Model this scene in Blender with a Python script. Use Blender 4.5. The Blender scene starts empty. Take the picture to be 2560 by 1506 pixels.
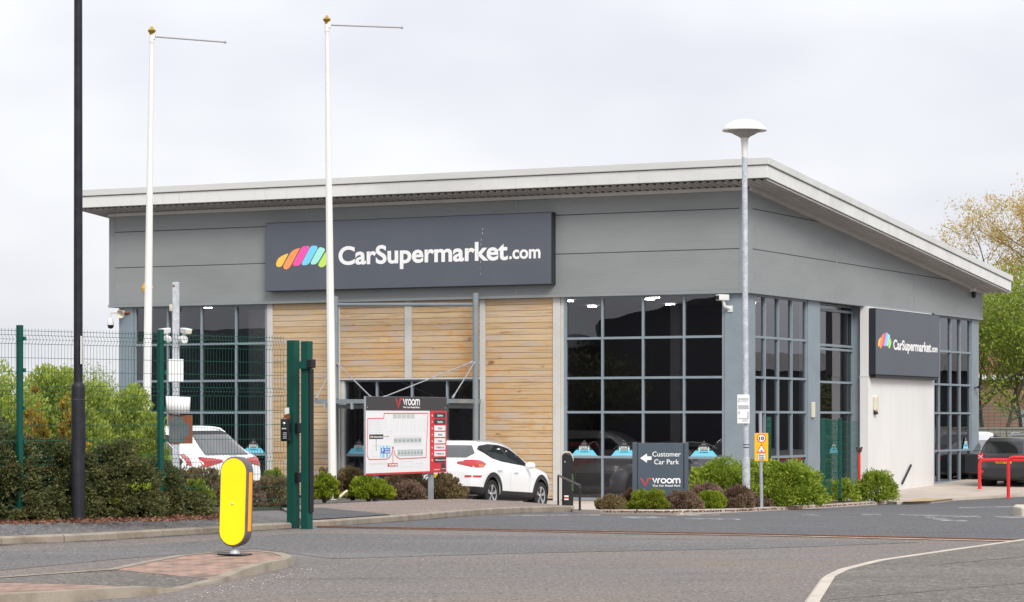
import bpy, bmesh, math, random
import numpy as np
from mathutils import Vector, Matrix
from mathutils.bvhtree import BVHTree
from mathutils.geometry import delaunay_2d_cdt
R = math.radians
scene = bpy.context.scene
col = scene.collection

# ------------------------------------------------------------------ camera, sky, sun
F = 6500.0; HZ = 1045.0; EYE = 1.5                     # focal length and eye level in photo pixels, eye height
cam_d = bpy.data.cameras.new('camera'); cam = bpy.data.objects.new('camera', cam_d); col.objects.link(cam)
cam.location = (0, 0, EYE); cam.rotation_euler = (R(90), 0, 0)
cam_d.sensor_width = 36; cam_d.lens = 36 * F / 2560; cam_d.shift_y = (HZ - 753) / 2560
cam_d.clip_start = 0.5; cam_d.clip_end = 3000
scene.camera = cam
SUN_AZ, SUN_EL = R(160), R(40)                         # azimuth clockwise from +Y (behind the camera, to the right)
world = bpy.data.worlds.new('World'); scene.world = world; world.use_nodes = True
wn, wl = world.node_tree.nodes, world.node_tree.links
wn.clear()
w_out = wn.new('ShaderNodeOutputWorld'); w_bg = wn.new('ShaderNodeBackground'); w_bg.inputs[1].default_value = 0.1
sky = wn.new('ShaderNodeTexSky'); sky.sky_type = 'NISHITA'; sky.sun_disc = False
sky.sun_elevation = SUN_EL; sky.sun_rotation = SUN_AZ
tc = wn.new('ShaderNodeTexCoord'); sp = wn.new('ShaderNodeSeparateXYZ'); wl.new(tc.outputs['Generated'], sp.inputs[0])
mp = wn.new('ShaderNodeMapping'); mp.inputs['Scale'].default_value = (1, 1, 2.2); mp.inputs['Location'].default_value = (0.37, 0.0, 0.13)
wl.new(tc.outputs['Generated'], mp.inputs[0])
nz = wn.new('ShaderNodeTexNoise'); nz.inputs['Scale'].default_value = 4.2; nz.inputs['Detail'].default_value = 3.5; nz.inputs['Roughness'].default_value = 0.5
wl.new(mp.outputs[0], nz.inputs['Vector'])
cr = wn.new('ShaderNodeValToRGB'); cr.color_ramp.elements[0].position = 0.36; cr.color_ramp.elements[1].position = 0.62
cr.color_ramp.elements[0].color = (7.1, 7.2, 7.85, 1); cr.color_ramp.elements[1].color = (9.4, 9.45, 9.6, 1)
wl.new(nz.outputs[0], cr.inputs[0])
el = wn.new('ShaderNodeMapRange'); el.inputs[1].default_value = 0.0; el.inputs[2].default_value = 0.75; el.inputs[3].default_value = 1.0; el.inputs[4].default_value = 1.35
wl.new(sp.outputs[2], el.inputs[0])
ml = wn.new('ShaderNodeMix'); ml.data_type = 'RGBA'; ml.blend_type = 'MULTIPLY'; ml.inputs[0].default_value = 1
wl.new(cr.outputs[0], ml.inputs[6]); wl.new(el.outputs[0], ml.inputs[7])
mx = wn.new('ShaderNodeMix'); mx.data_type = 'RGBA'; mx.inputs[0].default_value = 0.93
wl.new(sky.outputs[0], mx.inputs[6]); wl.new(ml.outputs[2], mx.inputs[7])
wl.new(mx.outputs[2], w_bg.inputs[0]); wl.new(w_bg.outputs[0], w_out.inputs[0])
sun_d = bpy.data.lights.new('sun', 'SUN'); sun = bpy.data.objects.new('sun', sun_d); col.objects.link(sun)
sun_d.energy = 2.6; sun_d.angle = R(24); sun_d.color = (1.0, 0.96, 0.9)
_sd = Vector((math.sin(SUN_AZ) * math.cos(SUN_EL), math.cos(SUN_AZ) * math.cos(SUN_EL), math.sin(SUN_EL)))
sun.rotation_euler = _sd.to_track_quat('Z', 'Y').to_euler(); sun.location = (20, -40, 60)
vs = scene.view_settings
scene.display_settings.display_device = 'sRGB'
vs.view_transform = 'Standard'; vs.look = 'None'; vs.exposure = 0.12; vs.gamma = 1.0; vs.use_curve_mapping = False

# ------------------------------------------------------------------ lie of the land and survey helpers
def sstep(a, b, x):
    t = min(1, max(0, (x - a) / (b - a))); return t * t * (3 - 2 * t)
GP = [(-60, 0), (33, 0), (36.5, -0.03), (40, -0.11), (71, -0.87), (74, -0.89), (78, -0.86), (83, -0.77), (100, -0.42), (115, -0.3), (700, -0.3)]
def g(y):                                             # ground level by depth: level to the gate, falling to the showroom
    for (a, za), (b, zb) in zip(GP, GP[1:]):
        if y <= b: return za + (zb - za) * (y - a) / (b - a)
    return GP[-1][1]
def P(u, v, Y): return Vector(((u - 1280) * Y / F, Y, EYE + (HZ - v) * Y / F))
def G(u, v, dz=0.0):                                  # point of the ground (raised dz) seen at photo pixel u, v
    lo, hi = 5.0, 400.0
    for _ in range(60):
        m = (lo + hi) / 2
        vv = HZ + F * (EYE - g(m) - dz) / m
        if vv > v: lo = m
        else: hi = m
    return P(u, v, lo)
S = 2560 / 2519.0                                     # measured on an enlargement of 2519 px

# ------------------------------------------------------------------ mesh helpers
class MB:
    def __init__(self): self.v = []; self.f = []; self.m = []
    def add(self, vs, fs, mi=0):
        self.piece = getattr(self, 'piece', []) + [(len(self.v), len(self.f))]
        o = len(self.v); self.v += [tuple(p) for p in vs]
        self.f += [tuple(i + o for i in f) for f in fs]; self.m += [mi] * len(fs); return self
    def box(self, x0, x1, y0, y1, z0, z1, mi=0, mat=None):
        vs = [Vector(p) for p in ((x0,y0,z0),(x1,y0,z0),(x1,y1,z0),(x0,y1,z0),(x0,y0,z1),(x1,y0,z1),(x1,y1,z1),(x0,y1,z1))]
        if mat: vs = [mat @ p for p in vs]
        return self.add(vs, [(0,3,2,1),(4,5,6,7),(0,1,5,4),(1,2,6,5),(2,3,7,6),(3,0,4,7)], mi)
    def bar(self, a, b, w, h, mi=0, up=(0,0,1)):
        a, b = Vector(a), Vector(b); d = (b - a); L = d.length; d.normalize()
        s = d.cross(Vector(up))
        if s.length < 1e-4: s = d.cross(Vector((0,1,0)))
        s.normalize(); t = s.cross(d)
        M = Matrix((( s.x, d.x, t.x, a.x),( s.y, d.y, t.y, a.y),( s.z, d.z, t.z, a.z),(0,0,0,1)))
        return self.box(-w/2, w/2, 0, L, -h/2, h/2, mi, M)
    def tube(self, pts, r, n=8, mi=0, caps=True, ysc=None):
        pts = [Vector(p) for p in pts]; k = len(pts)
        rs = r if isinstance(r, (list, tuple)) else [r] * k
        vs, fs = [], []; ref = None
        for i, p in enumerate(pts):
            d = (pts[min(i+1,k-1)] - pts[max(i-1,0)]).normalized()
            if ref is None:
                ref = Vector((0,0,1)) if abs(d.z) < 0.9 else Vector((0,1,0))
            s = d.cross(ref)
            if s.length < 1e-5: s = d.cross(Vector((1,0,0)))
            s.normalize(); t = s.cross(d)
            ref = t.copy() if abs(t.dot(d)) < .9 else ref
            for j in range(n):
                a = 2*math.pi*j/n
                q = (s*math.cos(a) + t*math.sin(a)) * rs[i]
                if ysc is not None: q.y *= ysc
                vs.append(p + q)
        for i in range(k-1):
            for j in range(n):
                a, b = i*n+j, i*n+(j+1)%n
                fs.append((a, b, b+n, a+n))
        if caps: fs.append(tuple(range(n-1,-1,-1))); fs.append(tuple(range((k-1)*n, k*n)))
        return self.add(vs, fs, mi)
    def lathe(self, prof, n=24, mi=0, mat=None):        # profile of (r, z) turned about z
        vs, fs = [], []
        for r, z in prof:
            for j in range(n):
                a = 2*math.pi*j/n; p = Vector((r*math.cos(a), r*math.sin(a), z))
                vs.append(mat @ p if mat else p)
        for i in range(len(prof)-1):
            for j in range(n):
                a, b = i*n+j, i*n+(j+1)%n
                fs.append((a, b, b+n, a+n))
        fs.append(tuple(range(n-1,-1,-1))); fs.append(tuple(range((len(prof)-1)*n, len(prof)*n)))
        return self.add(vs, fs, mi)
    def prism(self, poly, y0, y1, mi=0, mat=None):      # outline in x, z extruded along y
        n = len(poly)
        if sum(poly[i][0]*poly[(i+1)%n][1]-poly[(i+1)%n][0]*poly[i][1] for i in range(n)) < 0: poly = poly[::-1]
        if y0 > y1: y0, y1 = y1, y0
        vs = [Vector((x, y0, z)) for x, z in poly] + [Vector((x, y1, z)) for x, z in poly]
        if mat: vs = [mat @ p for p in vs]
        fs = [tuple(range(n)), tuple(range(2*n-1, n-1, -1))] + [((i+1)%n, i, i+n, (i+1)%n+n) for i in range(n)]
        return self.add(vs, fs, mi)
    def slab(self, top, depth, mi=0, side_mi=None):     # horizontal polygon given by its top 3-D points, with skirt
        top = [Vector(p) for p in top]; n = len(top)
        if sum(top[i].x*top[(i+1)%n].y - top[(i+1)%n].x*top[i].y for i in range(n)) < 0: top = top[::-1]
        vs = top + [p - Vector((0,0,depth)) for p in top]
        self.add(vs, [tuple(range(n))], mi)
        o = len(self.v) - 2*n
        self.f += [(o+i, o+i+n, o+(i+1)%n+n, o+(i+1)%n) for i in range(n)]; self.m += [mi if side_mi is None else side_mi]*n
        return self
    def build(self, name, mats, parent=None, smooth=False, loc=None, bevel=0, auto=None):
        me = bpy.data.meshes.new(name); me.from_pydata(self.v, [], self.f)
        for m in (mats if isinstance(mats, (list, tuple)) else [mats]): me.materials.append(m)
        me.polygons.foreach_set('material_index', self.m)
        me.update(); me.validate()
        if smooth: auto = auto or 58
        if auto: 
            me.polygons.foreach_set('use_smooth', [True]*len(me.polygons)); me.set_sharp_from_angle(angle=R(auto))
        o = bpy.data.objects.new(name, me); col.objects.link(o)
        if parent: o.parent = parent
        if loc: o.location = loc
        if bevel:
            b = o.modifiers.new('bevel', 'BEVEL'); b.width = bevel; b.segments = 2; b.limit_method = 'ANGLE'; b.angle_limit = R(50)
        return o
def each(mb, name, mats, parent=None, **kw):            # every piece collected in mb becomes an object of its own
    ends = mb.piece[1:] + [(len(mb.v), len(mb.f))]; out = []
    for (v0, f0), (v1, f1) in zip(mb.piece, ends):
        q = MB(); q.v = mb.v[v0:v1]; q.f = [tuple(i-v0 for i in f) for f in mb.f[f0:f1]]; q.m = mb.m[f0:f1]
        out.append(q.build(name, mats, parent, **kw))
    return out
def np_mesh(name, V, Q, mat, parent=None, mats=None, mi=None):
    me = bpy.data.meshes.new(name); n, k = Q.shape
    me.vertices.add(len(V)); me.vertices.foreach_set('co', V.astype(np.float32).ravel())
    me.loops.add(n*k); me.loops.foreach_set('vertex_index', Q.astype(np.int32).ravel())
    me.polygons.add(n); me.polygons.foreach_set('loop_start', np.arange(0, n*k, k, dtype=np.int32))
    for m in (mats or [mat]): me.materials.append(m)
    if mi is not None: me.polygons.foreach_set('material_index', mi.astype(np.int32))
    me.update(calc_edges=True); me.validate()
    o = bpy.data.objects.new(name, me); col.objects.link(o)
    if parent: o.parent = parent
    return o
def empty(name, loc, rz=0.0):
    o = bpy.data.objects.new(name, None); col.objects.link(o); o.location = loc; o.rotation_euler = (0, 0, rz)
    o.empty_display_size = 0.2; return o
def tag(o, label, cat, group=None):
    o['label'] = label; o['category'] = cat
    if group: o['group'] = group
    return o
def structure(o): o['kind'] = 'structure'; return o
def stuff(o): o['kind'] = 'stuff'; return o
def copy_tree(o, parent=None):
    c = o.copy(); col.objects.link(c)
    if parent: c.parent = parent
    for ch in list(o.children): copy_tree(ch, c)
    return c
def turn_local(root):                                    # world point -> point in the root's frame
    M = Matrix.Translation(root.location) @ root.rotation_euler.to_matrix().to_4x4()
    return M.inverted()

def lettering(s, x0, x1, z0, h, y, mat, parent, name='lettering', bold=0.0, cap='H', gap=1.0):
    """flat raised letters filling x0..x1, standing on z0 with capital height h, in front of plane y (facing -y)"""
    cu = bpy.data.curves.new('type', 'FONT'); cu.body = s; cu.size = 1; cu.offset = bold; cu.extrude = 0.004; cu.resolution_u = 6; cu.space_character = gap
    t = bpy.data.objects.new('type', cu); col.objects.link(t)
    dg = bpy.context.evaluated_depsgraph_get(); me = bpy.data.meshes.new_from_object(t.evaluated_get(dg))
    bpy.data.objects.remove(t); bpy.data.curves.remove(cu)
    n = len(me.vertices); co = np.empty(n*3); me.vertices.foreach_get('co', co); co = co.reshape(-1, 3)
    a, b = co[:,0].min(), co[:,0].max(); out = np.empty_like(co)
    out[:,0] = x0 + (co[:,0]-a) * (x1-x0)/(b-a); out[:,2] = z0 + co[:,1] * h/0.69; out[:,1] = y - 0.003 - (co[:,2]+.004)*0.6
    me.vertices.foreach_set('co', out.ravel()); me.materials.clear(); me.materials.append(mat); me.update()
    me.polygons.foreach_set('material_index', [0]*len(me.polygons))
    o = bpy.data.objects.new(name, me); col.objects.link(o); o.parent = parent
    return o

# ------------------------------------------------------------------ materials
def mat(name, color, rough=0.6, metal=0.0, spec=0.5, noise=None, bump=None, emit=None, coat=0.0, subsurf=0):
    """noise: (scale, other colour, low, high[, stretch]) blotches of another tone; bump: (scale, strength, distance)"""
    m = bpy.data.materials.new(name); m.use_nodes = True
    nt = m.node_tree; b = nt.nodes['Principled BSDF']
    b.inputs['Base Color'].default_value = (*color, 1); b.inputs['Roughness'].default_value = rough
    b.inputs['Metallic'].default_value = metal; b.inputs['Specular IOR Level'].default_value = spec
    if coat: b.inputs['Coat Weight'].default_value = coat; b.inputs['Coat Roughness'].default_value = 0.03
    if emit: b.inputs['Emission Color'].default_value = (*emit[0], 1); b.inputs['Emission Strength'].default_value = emit[1]
    last = None
    if noise or bump:
        tcn = nt.nodes.new('ShaderNodeTexCoord')
    for nn in (noise if isinstance(noise, list) else [noise] if noise else []):
        mpn = nt.nodes.new('ShaderNodeMapping'); mpn.inputs['Scale'].default_value = nn[4] if len(nn) > 4 else (1,1,1)
        nt.links.new(tcn.outputs['Object'], mpn.inputs[0])
        n = nt.nodes.new('ShaderNodeTexNoise'); n.inputs['Scale'].default_value = nn[0]; n.inputs['Detail'].default_value = 6; n.inputs['Roughness'].default_value = 0.6
        nt.links.new(mpn.outputs[0], n.inputs['Vector'])
        mr = nt.nodes.new('ShaderNodeMapRange'); mr.inputs[1].default_value = nn[2]; mr.inputs[2].default_value = nn[3]; nt.links.new(n.outputs[0], mr.inputs[0])
        mxn = nt.nodes.new('ShaderNodeMix'); mxn.data_type = 'RGBA'; nt.links.new(mr.outputs[0], mxn.inputs[0])
        if last: nt.links.new(last, mxn.inputs[6])
        else: mxn.inputs[6].default_value = (*color, 1)
        mxn.inputs[7].default_value = (*nn[1], 1); last = mxn.outputs[2]
    if last: nt.links.new(last, b.inputs['Base Color'])
    if bump:
        n = nt.nodes.new('ShaderNodeTexNoise'); n.inputs['Scale'].default_value = bump[0]; n.inputs['Detail'].default_value = 4
        nt.links.new(tcn.outputs['Object'], n.inputs['Vector'])
        bp = nt.nodes.new('ShaderNodeBump'); bp.inputs['Strength'].default_value = bump[1]; bp.inputs['Distance'].default_value = bump[2]
        nt.links.new(n.outputs[0], bp.inputs['Height']); nt.links.new(bp.outputs[0], b.inputs['Normal'])
    return m
def leaf_mat(name, c1, c2, c3, trans=0.25):
    m = bpy.data.materials.new(name); m.use_nodes = True; nt = m.node_tree; nt.nodes.clear()
    out = nt.nodes.new('ShaderNodeOutputMaterial'); geo = nt.nodes.new('ShaderNodeNewGeometry')
    rp = nt.nodes.new('ShaderNodeValToRGB'); e = rp.color_ramp.elements
    e[0].color = (*c1, 1); e[1].color = (*c3, 1); x = e.new(0.55); x.color = (*c2, 1)
    tcn = nt.nodes.new('ShaderNodeTexCoord'); n = nt.nodes.new('ShaderNodeTexNoise'); n.inputs['Scale'].default_value = 3.0
    nt.links.new(tcn.outputs['Object'], n.inputs['Vector'])
    ad = nt.nodes.new('ShaderNodeMath'); ad.operation = 'MULTIPLY_ADD'; ad.inputs[1].default_value = 0.6
    sb = nt.nodes.new('ShaderNodeMapRange'); sb.inputs[1].default_value = 0.3; sb.inputs[2].default_value = 0.7; sb.inputs[3].default_value = 0; sb.inputs[4].default_value = 0.4
    nt.links.new(n.outputs[0], sb.inputs[0]); nt.links.new(geo.outputs['Random Per Island'], ad.inputs[0]); nt.links.new(sb.outputs[0], ad.inputs[2])
    nt.links.new(ad.outputs[0], rp.inputs[0])
    d = nt.nodes.new('ShaderNodeBsdfPrincipled'); d.inputs['Roughness'].default_value = 0.65; d.inputs['Specular IOR Level'].default_value = 0.25
    t = nt.nodes.new('ShaderNodeBsdfTranslucent'); ms = nt.nodes.new('ShaderNodeMixShader'); ms.inputs[0].default_value = trans
    nt.links.new(rp.outputs[0], d.inputs['Base Color']); nt.links.new(rp.outputs[0], t.inputs['Color'])
    nt.links.new(d.outputs[0], ms.inputs[1]); nt.links.new(t.outputs[0], ms.inputs[2]); nt.links.new(ms.outputs[0], out.inputs[0])
    return m
def glass_mat(name, tint, refl_ior=1.75):
    m = bpy.data.materials.new(name); m.use_nodes = True; nt = m.node_tree; nt.nodes.clear()
    out = nt.nodes.new('ShaderNodeOutputMaterial')
    fr = nt.nodes.new('ShaderNodeFresnel'); fr.inputs[0].default_value = refl_ior
    tr = nt.nodes.new('ShaderNodeBsdfTransparent'); tr.inputs[0].default_value = (*tint, 1)
    gl = nt.nodes.new('ShaderNodeBsdfGlossy'); gl.inputs['Roughness'].default_value = 0.0; gl.inputs[0].default_value = (.95,.95,1,1)
    tcn = nt.nodes.new('ShaderNodeTexCoord'); n = nt.nodes.new('ShaderNodeTexNoise'); n.inputs['Scale'].default_value = 0.9; n.inputs['Detail'].default_value = 1
    bp = nt.nodes.new('ShaderNodeBump'); bp.inputs['Strength'].default_value = 0.06; bp.inputs['Distance'].default_value = 0.04
    nt.links.new(tcn.outputs['Object'], n.inputs['Vector']); nt.links.new(n.outputs[0], bp.inputs['Height']); nt.links.new(bp.outputs[0], gl.inputs['Normal'])
    ms = nt.nodes.new('ShaderNodeMixShader'); nt.links.new(fr.outputs[0], ms.inputs[0]); nt.links.new(tr.outputs[0], ms.inputs[1]); nt.links.new(gl.outputs[0], ms.inputs[2])
    nt.links.new(ms.outputs[0], out.inputs[0]); return m
def asphalt_mat(name, base, warm, speck=0.5):
    m = mat(name, base, 0.9, spec=0.2, noise=[(0.22, warm, 0.38, 0.60), (.55, tuple(c*1.16 for c in base), 0.50, 0.66, (.25,1,1)), (1.3, tuple(c*.66 for c in base), 0.55, 0.75, (.35,1,1)), (9, tuple(c*.6 for c in base), 0.60, 0.72, (.6,1,1)), (13, tuple(c*1.45 for c in base), 0.53, 0.64), (15, tuple(c*.55 for c in base), 0.54, 0.66), (26, tuple(c*2.2 for c in base), 0.56, 0.70), (34, tuple(c*.3 for c in base), 0.50, 0.70)], bump=(45, speck, 0.012))
    return m
def ribbed_mat(name, c):
    m = mat(name, c, 0.5, spec=0.3, noise=(0.5, tuple(x*.86 for x in c), 0.45, 0.7, (.5,.5,1.6)))
    nt = m.node_tree; b = nt.nodes['Principled BSDF']; tcn = nt.nodes.new('ShaderNodeTexCoord')
    w = nt.nodes.new('ShaderNodeTexWave'); w.wave_type = 'BANDS'; w.bands_direction = 'Z'; w.inputs['Scale'].default_value = 5.0
    nt.links.new(tcn.outputs['Object'], w.inputs['Vector'])
    bp = nt.nodes.new('ShaderNodeBump'); bp.inputs['Strength'].default_value = 0.16; bp.inputs['Distance'].default_value = 0.008
    nt.links.new(w.outputs[0], bp.inputs['Height']); nt.links.new(bp.outputs[0], b.inputs['Normal']); return m
def timber_mat(name, lo, hi):
    m = bpy.data.materials.new(name); m.use_nodes = True; nt = m.node_tree; b = nt.nodes['Principled BSDF']
    b.inputs['Roughness'].default_value = 0.75; b.inputs['Specular IOR Level'].default_value = 0.25
    tcn = nt.nodes.new('ShaderNodeTexCoord'); geo = nt.nodes.new('ShaderNodeNewGeometry')
    off = nt.nodes.new('ShaderNodeVectorMath'); off.operation = 'MULTIPLY_ADD'
    cmb = nt.nodes.new('ShaderNodeCombineXYZ'); nt.links.new(geo.outputs['Random Per Island'], cmb.inputs[0])
    off.inputs[1].default_value = (40,0,0); nt.links.new(cmb.outputs[0], off.inputs[0]); nt.links.new(tcn.outputs['Object'], off.inputs[2])
    def noise(sc, stretch, det=6, ro=.6):
        mpn = nt.nodes.new('ShaderNodeMapping'); mpn.inputs['Scale'].default_value = stretch; nt.links.new(off.outputs[0], mpn.inputs[0])
        n = nt.nodes.new('ShaderNodeTexNoise'); n.inputs['Scale'].default_value = sc; n.inputs['Detail'].default_value = det; n.inputs['Roughness'].default_value = ro
        nt.links.new(mpn.outputs[0], n.inputs['Vector']); return n.outputs[0]
    def mix(fac, lo, hi, c_in, c2):
        mr = nt.nodes.new('ShaderNodeMapRange'); mr.inputs[1].default_value = lo; mr.inputs[2].default_value = hi; nt.links.new(fac, mr.inputs[0])
        x = nt.nodes.new('ShaderNodeMix'); x.data_type = 'RGBA'; nt.links.new(mr.outputs[0], x.inputs[0])
        if isinstance(c_in, tuple): x.inputs[6].default_value = (*c_in, 1)
        else: nt.links.new(c_in, x.inputs[6])
        x.inputs[7].default_value = (*c2, 1); return x.outputs[2]
    c = mix(geo.outputs['Random Per Island'], 0, 1, (0.52,0.36,0.195), (0.60,0.45,0.28))
    # the finish survives as orange patches, more on the boards above the door
    big = nt.nodes.new('ShaderNodeTexNoise'); big.inputs['Scale'].default_value = 0.33; big.inputs['Detail'].default_value = 2
    nt.links.new(tcn.outputs['Object'], big.inputs['Vector'])
    fine = noise(4.5, (.8,1,1.3))
    sm = nt.nodes.new('ShaderNodeMath'); sm.operation = 'MULTIPLY_ADD'; sm.inputs[1].default_value = 0.9; nt.links.new(big.outputs[0], sm.inputs[0]); nt.links.new(fine, sm.inputs[2])
    c = mix(sm.outputs[0], lo, hi, c, (0.62,0.34,0.135))
    c = mix(noise(7, (.12,1,2.5)), 0.50, 0.74, c, (0.33,0.22,0.13))
    c = mix(noise(2.6, (.8,1,1.6), 2), 0.66, 0.76, c, (0.26,0.13,0.055))
    c = mix(noise(1.8, (.4,1,1.8)), 0.50, 0.66, c, (0.50,0.405,0.335))
    nt.links.new(c, b.inputs['Base Color'])
    bp = nt.nodes.new('ShaderNodeBump'); bp.inputs['Strength'].default_value = .35; bp.inputs['Distance'].default_value = .01
    nt.links.new(noise(10, (.1,1,3)), bp.inputs['Height']); nt.links.new(bp.outputs[0], b.inputs['Normal'])
    return m
def brick_mat(name, a, c, mortar, sx, sy, coord='Object', rot=0.0):
    m = bpy.data.materials.new(name); m.use_nodes = True; nt = m.node_tree; b = nt.nodes['Principled BSDF']; b.inputs['Roughness'].default_value = 0.85
    tcn = nt.nodes.new('ShaderNodeTexCoord'); mpn = nt.nodes.new('ShaderNodeMapping'); mpn.inputs['Rotation'].default_value = (0,0,rot)
    if sy < 0: mpn.inputs['Rotation'].default_value = (R(90),0,rot); sy = -sy
    nt.links.new(tcn.outputs[coord], mpn.inputs[0])
    br = nt.nodes.new('ShaderNodeTexBrick'); br.inputs['Scale'].default_value = 1.0; br.inputs['Brick Width'].default_value = sx; br.inputs['Row Height'].default_value = sy
    br.inputs['Mortar Size'].default_value = 0.009; br.inputs['Color1'].default_value = (*a,1); br.inputs['Color2'].default_value = (*c,1); br.inputs['Mortar'].default_value = (*mortar,1)
    nt.links.new(mpn.outputs[0], br.inputs['Vector'])
    n = nt.nodes.new('ShaderNodeTexNoise'); n.inputs['Scale'].default_value = 4; n.inputs['Detail'].default_value = 6; nt.links.new(tcn.outputs['Object'], n.inputs['Vector'])
    mr = nt.nodes.new('ShaderNodeMapRange'); mr.inputs[1].default_value = .42; mr.inputs[2].default_value = .72; nt.links.new(n.outputs[0], mr.inputs[0])
    x = nt.nodes.new('ShaderNodeMix'); x.data_type = 'RGBA'; nt.links.new(mr.outputs[0], x.inputs[0]); nt.links.new(br.outputs[0], x.inputs[6]); x.inputs[7].default_value = (*[v*.75 for v in mortar],1)
    nt.links.new(x.outputs[2], b.inputs['Base Color'])
    bp = nt.nodes.new('ShaderNodeBump'); bp.inputs['Strength'].default_value = .5; bp.inputs['Distance'].default_value = .01; bp.invert = True
    nt.links.new(br.outputs['Fac'], bp.inputs['Height']); nt.links.new(bp.outputs[0], b.inputs['Normal'])
    return m

M = {}
M['asphalt'] = asphalt_mat('asphalt road', (0.187,0.172,0.165), (0.232,0.190,0.162), 0.8)
M['path'] = asphalt_mat('asphalt footway', (0.155,0.150,0.150), (0.170,0.158,0.148), 0.4)
M['path_dark'] = asphalt_mat('dark footway patch', (0.095,0.095,0.100), (0.115,0.11,0.105), 0.3)
M['path_pink'] = asphalt_mat('pinkish footway', (0.26,0.205,0.180), (0.22,0.182,0.165), 0.35)
M['path_brown'] = asphalt_mat('brownish footway', (0.175,0.158,0.142), (0.14,0.128,0.117), 0.3)
M['kerb'] = mat('concrete kerb', (0.315,0.270,0.215), 0.9, noise=[(2.2, (0.19,0.155,0.115), .45, .72), (40, (.2,.18,.15), .55,.75)], bump=(60,.3,.006))
M['kerb_light'] = mat('pale kerb', (0.55,0.49,0.42), 0.9, noise=[(2.5, (0.40,0.35,0.30), .45, .75)], bump=(60,.3,.006))
M['paving'] = mat('buff paving', (0.52,0.45,0.385), 0.9, noise=[(1.1, (0.42,0.365,0.31), .45,.7), (30,(.4,.34,.29),.5,.75)])
M['tactile'] = mat('yellow tactile paving', (0.52,0.38,0.20), 0.9, noise=[(3, (0.42,0.31,0.18), .4,.7)])
M['bricks'] = brick_mat('red block paving', (0.47,0.275,0.205), (0.36,0.235,0.185), (0.19,0.145,0.12), 0.2, 0.1, rot=R(38))
M['soil'] = mat('bark and soil', (0.075,0.05,0.035), 1.0, noise=[(12,(0.16,0.10,0.065),.5,.75)], bump=(30,.8,.04))
M['grass_soil'] = mat('rough verge', (0.09,0.09,0.035), 1.0, noise=[(5,(0.14,0.10,0.06),.45,.7)], bump=(20,.8,.04))
M['rail'] = mat('rusty rail', (0.17,0.065,0.035), 0.8, noise=[(9,(0.10,0.05,0.035),.45,.7)])
M['rail_bed'] = mat('rust stained concrete', (0.50,0.42,0.34), 0.9, noise=[(3,(0.40,0.27,0.16),.42,.66)])
M['clad'] = ribbed_mat('grey ribbed cladding', (0.272,0.288,0.290))
M['clad_trim'] = mat('grey trim', (0.265,0.285,0.293), 0.45, spec=.3, noise=(1.2,(0.24,0.26,0.265),.4,.7))
M['joint'] = mat('dark joint', (0.05,0.052,0.055), 0.8)
M['frame'] = mat('blue grey frame', (0.235,0.285,0.325), 0.45, noise=(1.5,(0.205,0.25,0.285),.4,.7))
M['steel_dark'] = mat('painted canopy steel', (0.20,0.235,0.255), 0.45, noise=(2,(0.25,0.28,0.29),.45,.7))
M['white_trim'] = mat('off white trim', (0.58,0.57,0.54), 0.5, noise=(1.2,(0.50,0.49,0.46),.45,.7))
M['capping'] = mat('roof capping', (0.62,0.625,0.605), 0.4, noise=(0.7,(0.54,0.545,0.525),.45,.7,(.3,1,1)))
M['roof'] = mat('roof sheet', (0.72,0.725,0.70), 0.4, noise=[(0.7,(0.58,0.585,0.565),.45,.7,(.3,1,1)), (3,(.58,.585,.56),.55,.8,(1,1,.25))])
M['soffit'] = mat('soffit sheet', (0.44,0.42,0.40), 0.5, noise=(1,(0.38,0.36,0.34),.4,.7))
M['annex'] = mat('white panel', (0.76,0.755,0.74), 0.45, noise=(0.8,(0.70,0.695,0.68),.45,.7,(1,1,.4)))
M['timber'] = timber_mat('weathered timber', 1.00, 1.18); M['timber_orange'] = timber_mat('weathered orange timber', .92, 1.12)
M['glass'] = glass_mat('tinted glazing', (0.66,0.67,0.70), 1.95)
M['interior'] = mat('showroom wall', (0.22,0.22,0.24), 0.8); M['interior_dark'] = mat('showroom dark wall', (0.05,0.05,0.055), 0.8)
M['interior_floor'] = mat('showroom floor', (0.30,0.29,0.28), 0.35)
M['light'] = mat('lit ceiling lamp and fill', (.9,.88,.8), emit=((1.0,0.95,0.88), 28.0))  # shared by the real lamps and the added interior fill
M['sign_dark'] = mat('slate grey sign', (0.088,0.100,0.125), 0.5, noise=(0.6,(0.10,0.112,0.135),.4,.7))
M['sign_side'] = mat('dark sign return', (0.022,0.025,0.034), 0.5)
M['slate'] = mat('slate blue sign', (0.055,0.078,0.105), 0.45, noise=(1.5,(0.065,0.088,0.112),.4,.7))
M['white'] = mat('white lettering', (0.86,0.86,0.86), 0.5)
M['offwhite'] = mat('off white plastic', (0.74,0.74,0.72), 0.45, noise=(5,(0.62,0.61,0.57),.55,.75))
M['cream'] = mat('cream plastic', (0.66,0.62,0.49), 0.5)
M['black'] = mat('black plastic', (0.009,0.009,0.010), 0.4)
M['blackpaint'] = mat('black column paint', (0.014,0.014,0.020), 0.5, spec=.3, noise=[(7,(0.026,0.026,0.032),.45,.7),(26,(.3,.3,.3),.72,.78,(1,1,.25))])
M['greenpaint'] = mat('dark green paint', (0.004,0.072,0.054), 0.5, spec=.25, noise=[(6,(0.006,0.06,0.047),.45,.7),(30,(.35,.38,.36),.71,.76)])
M['greenfence'] = mat('green coated wire', (0.006,0.085,0.058), 0.45)
M['galv'] = mat('galvanised steel', (0.46,0.49,0.53), 0.5, metal=.1, noise=[(9,(0.60,0.63,0.67),.45,.62),(22,(.34,.37,.41),.5,.7)])
M['grey_post'] = mat('grey post', (0.34,0.36,0.40), 0.5, metal=.2, noise=(5,(.40,.42,.45),.45,.7))
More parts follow.
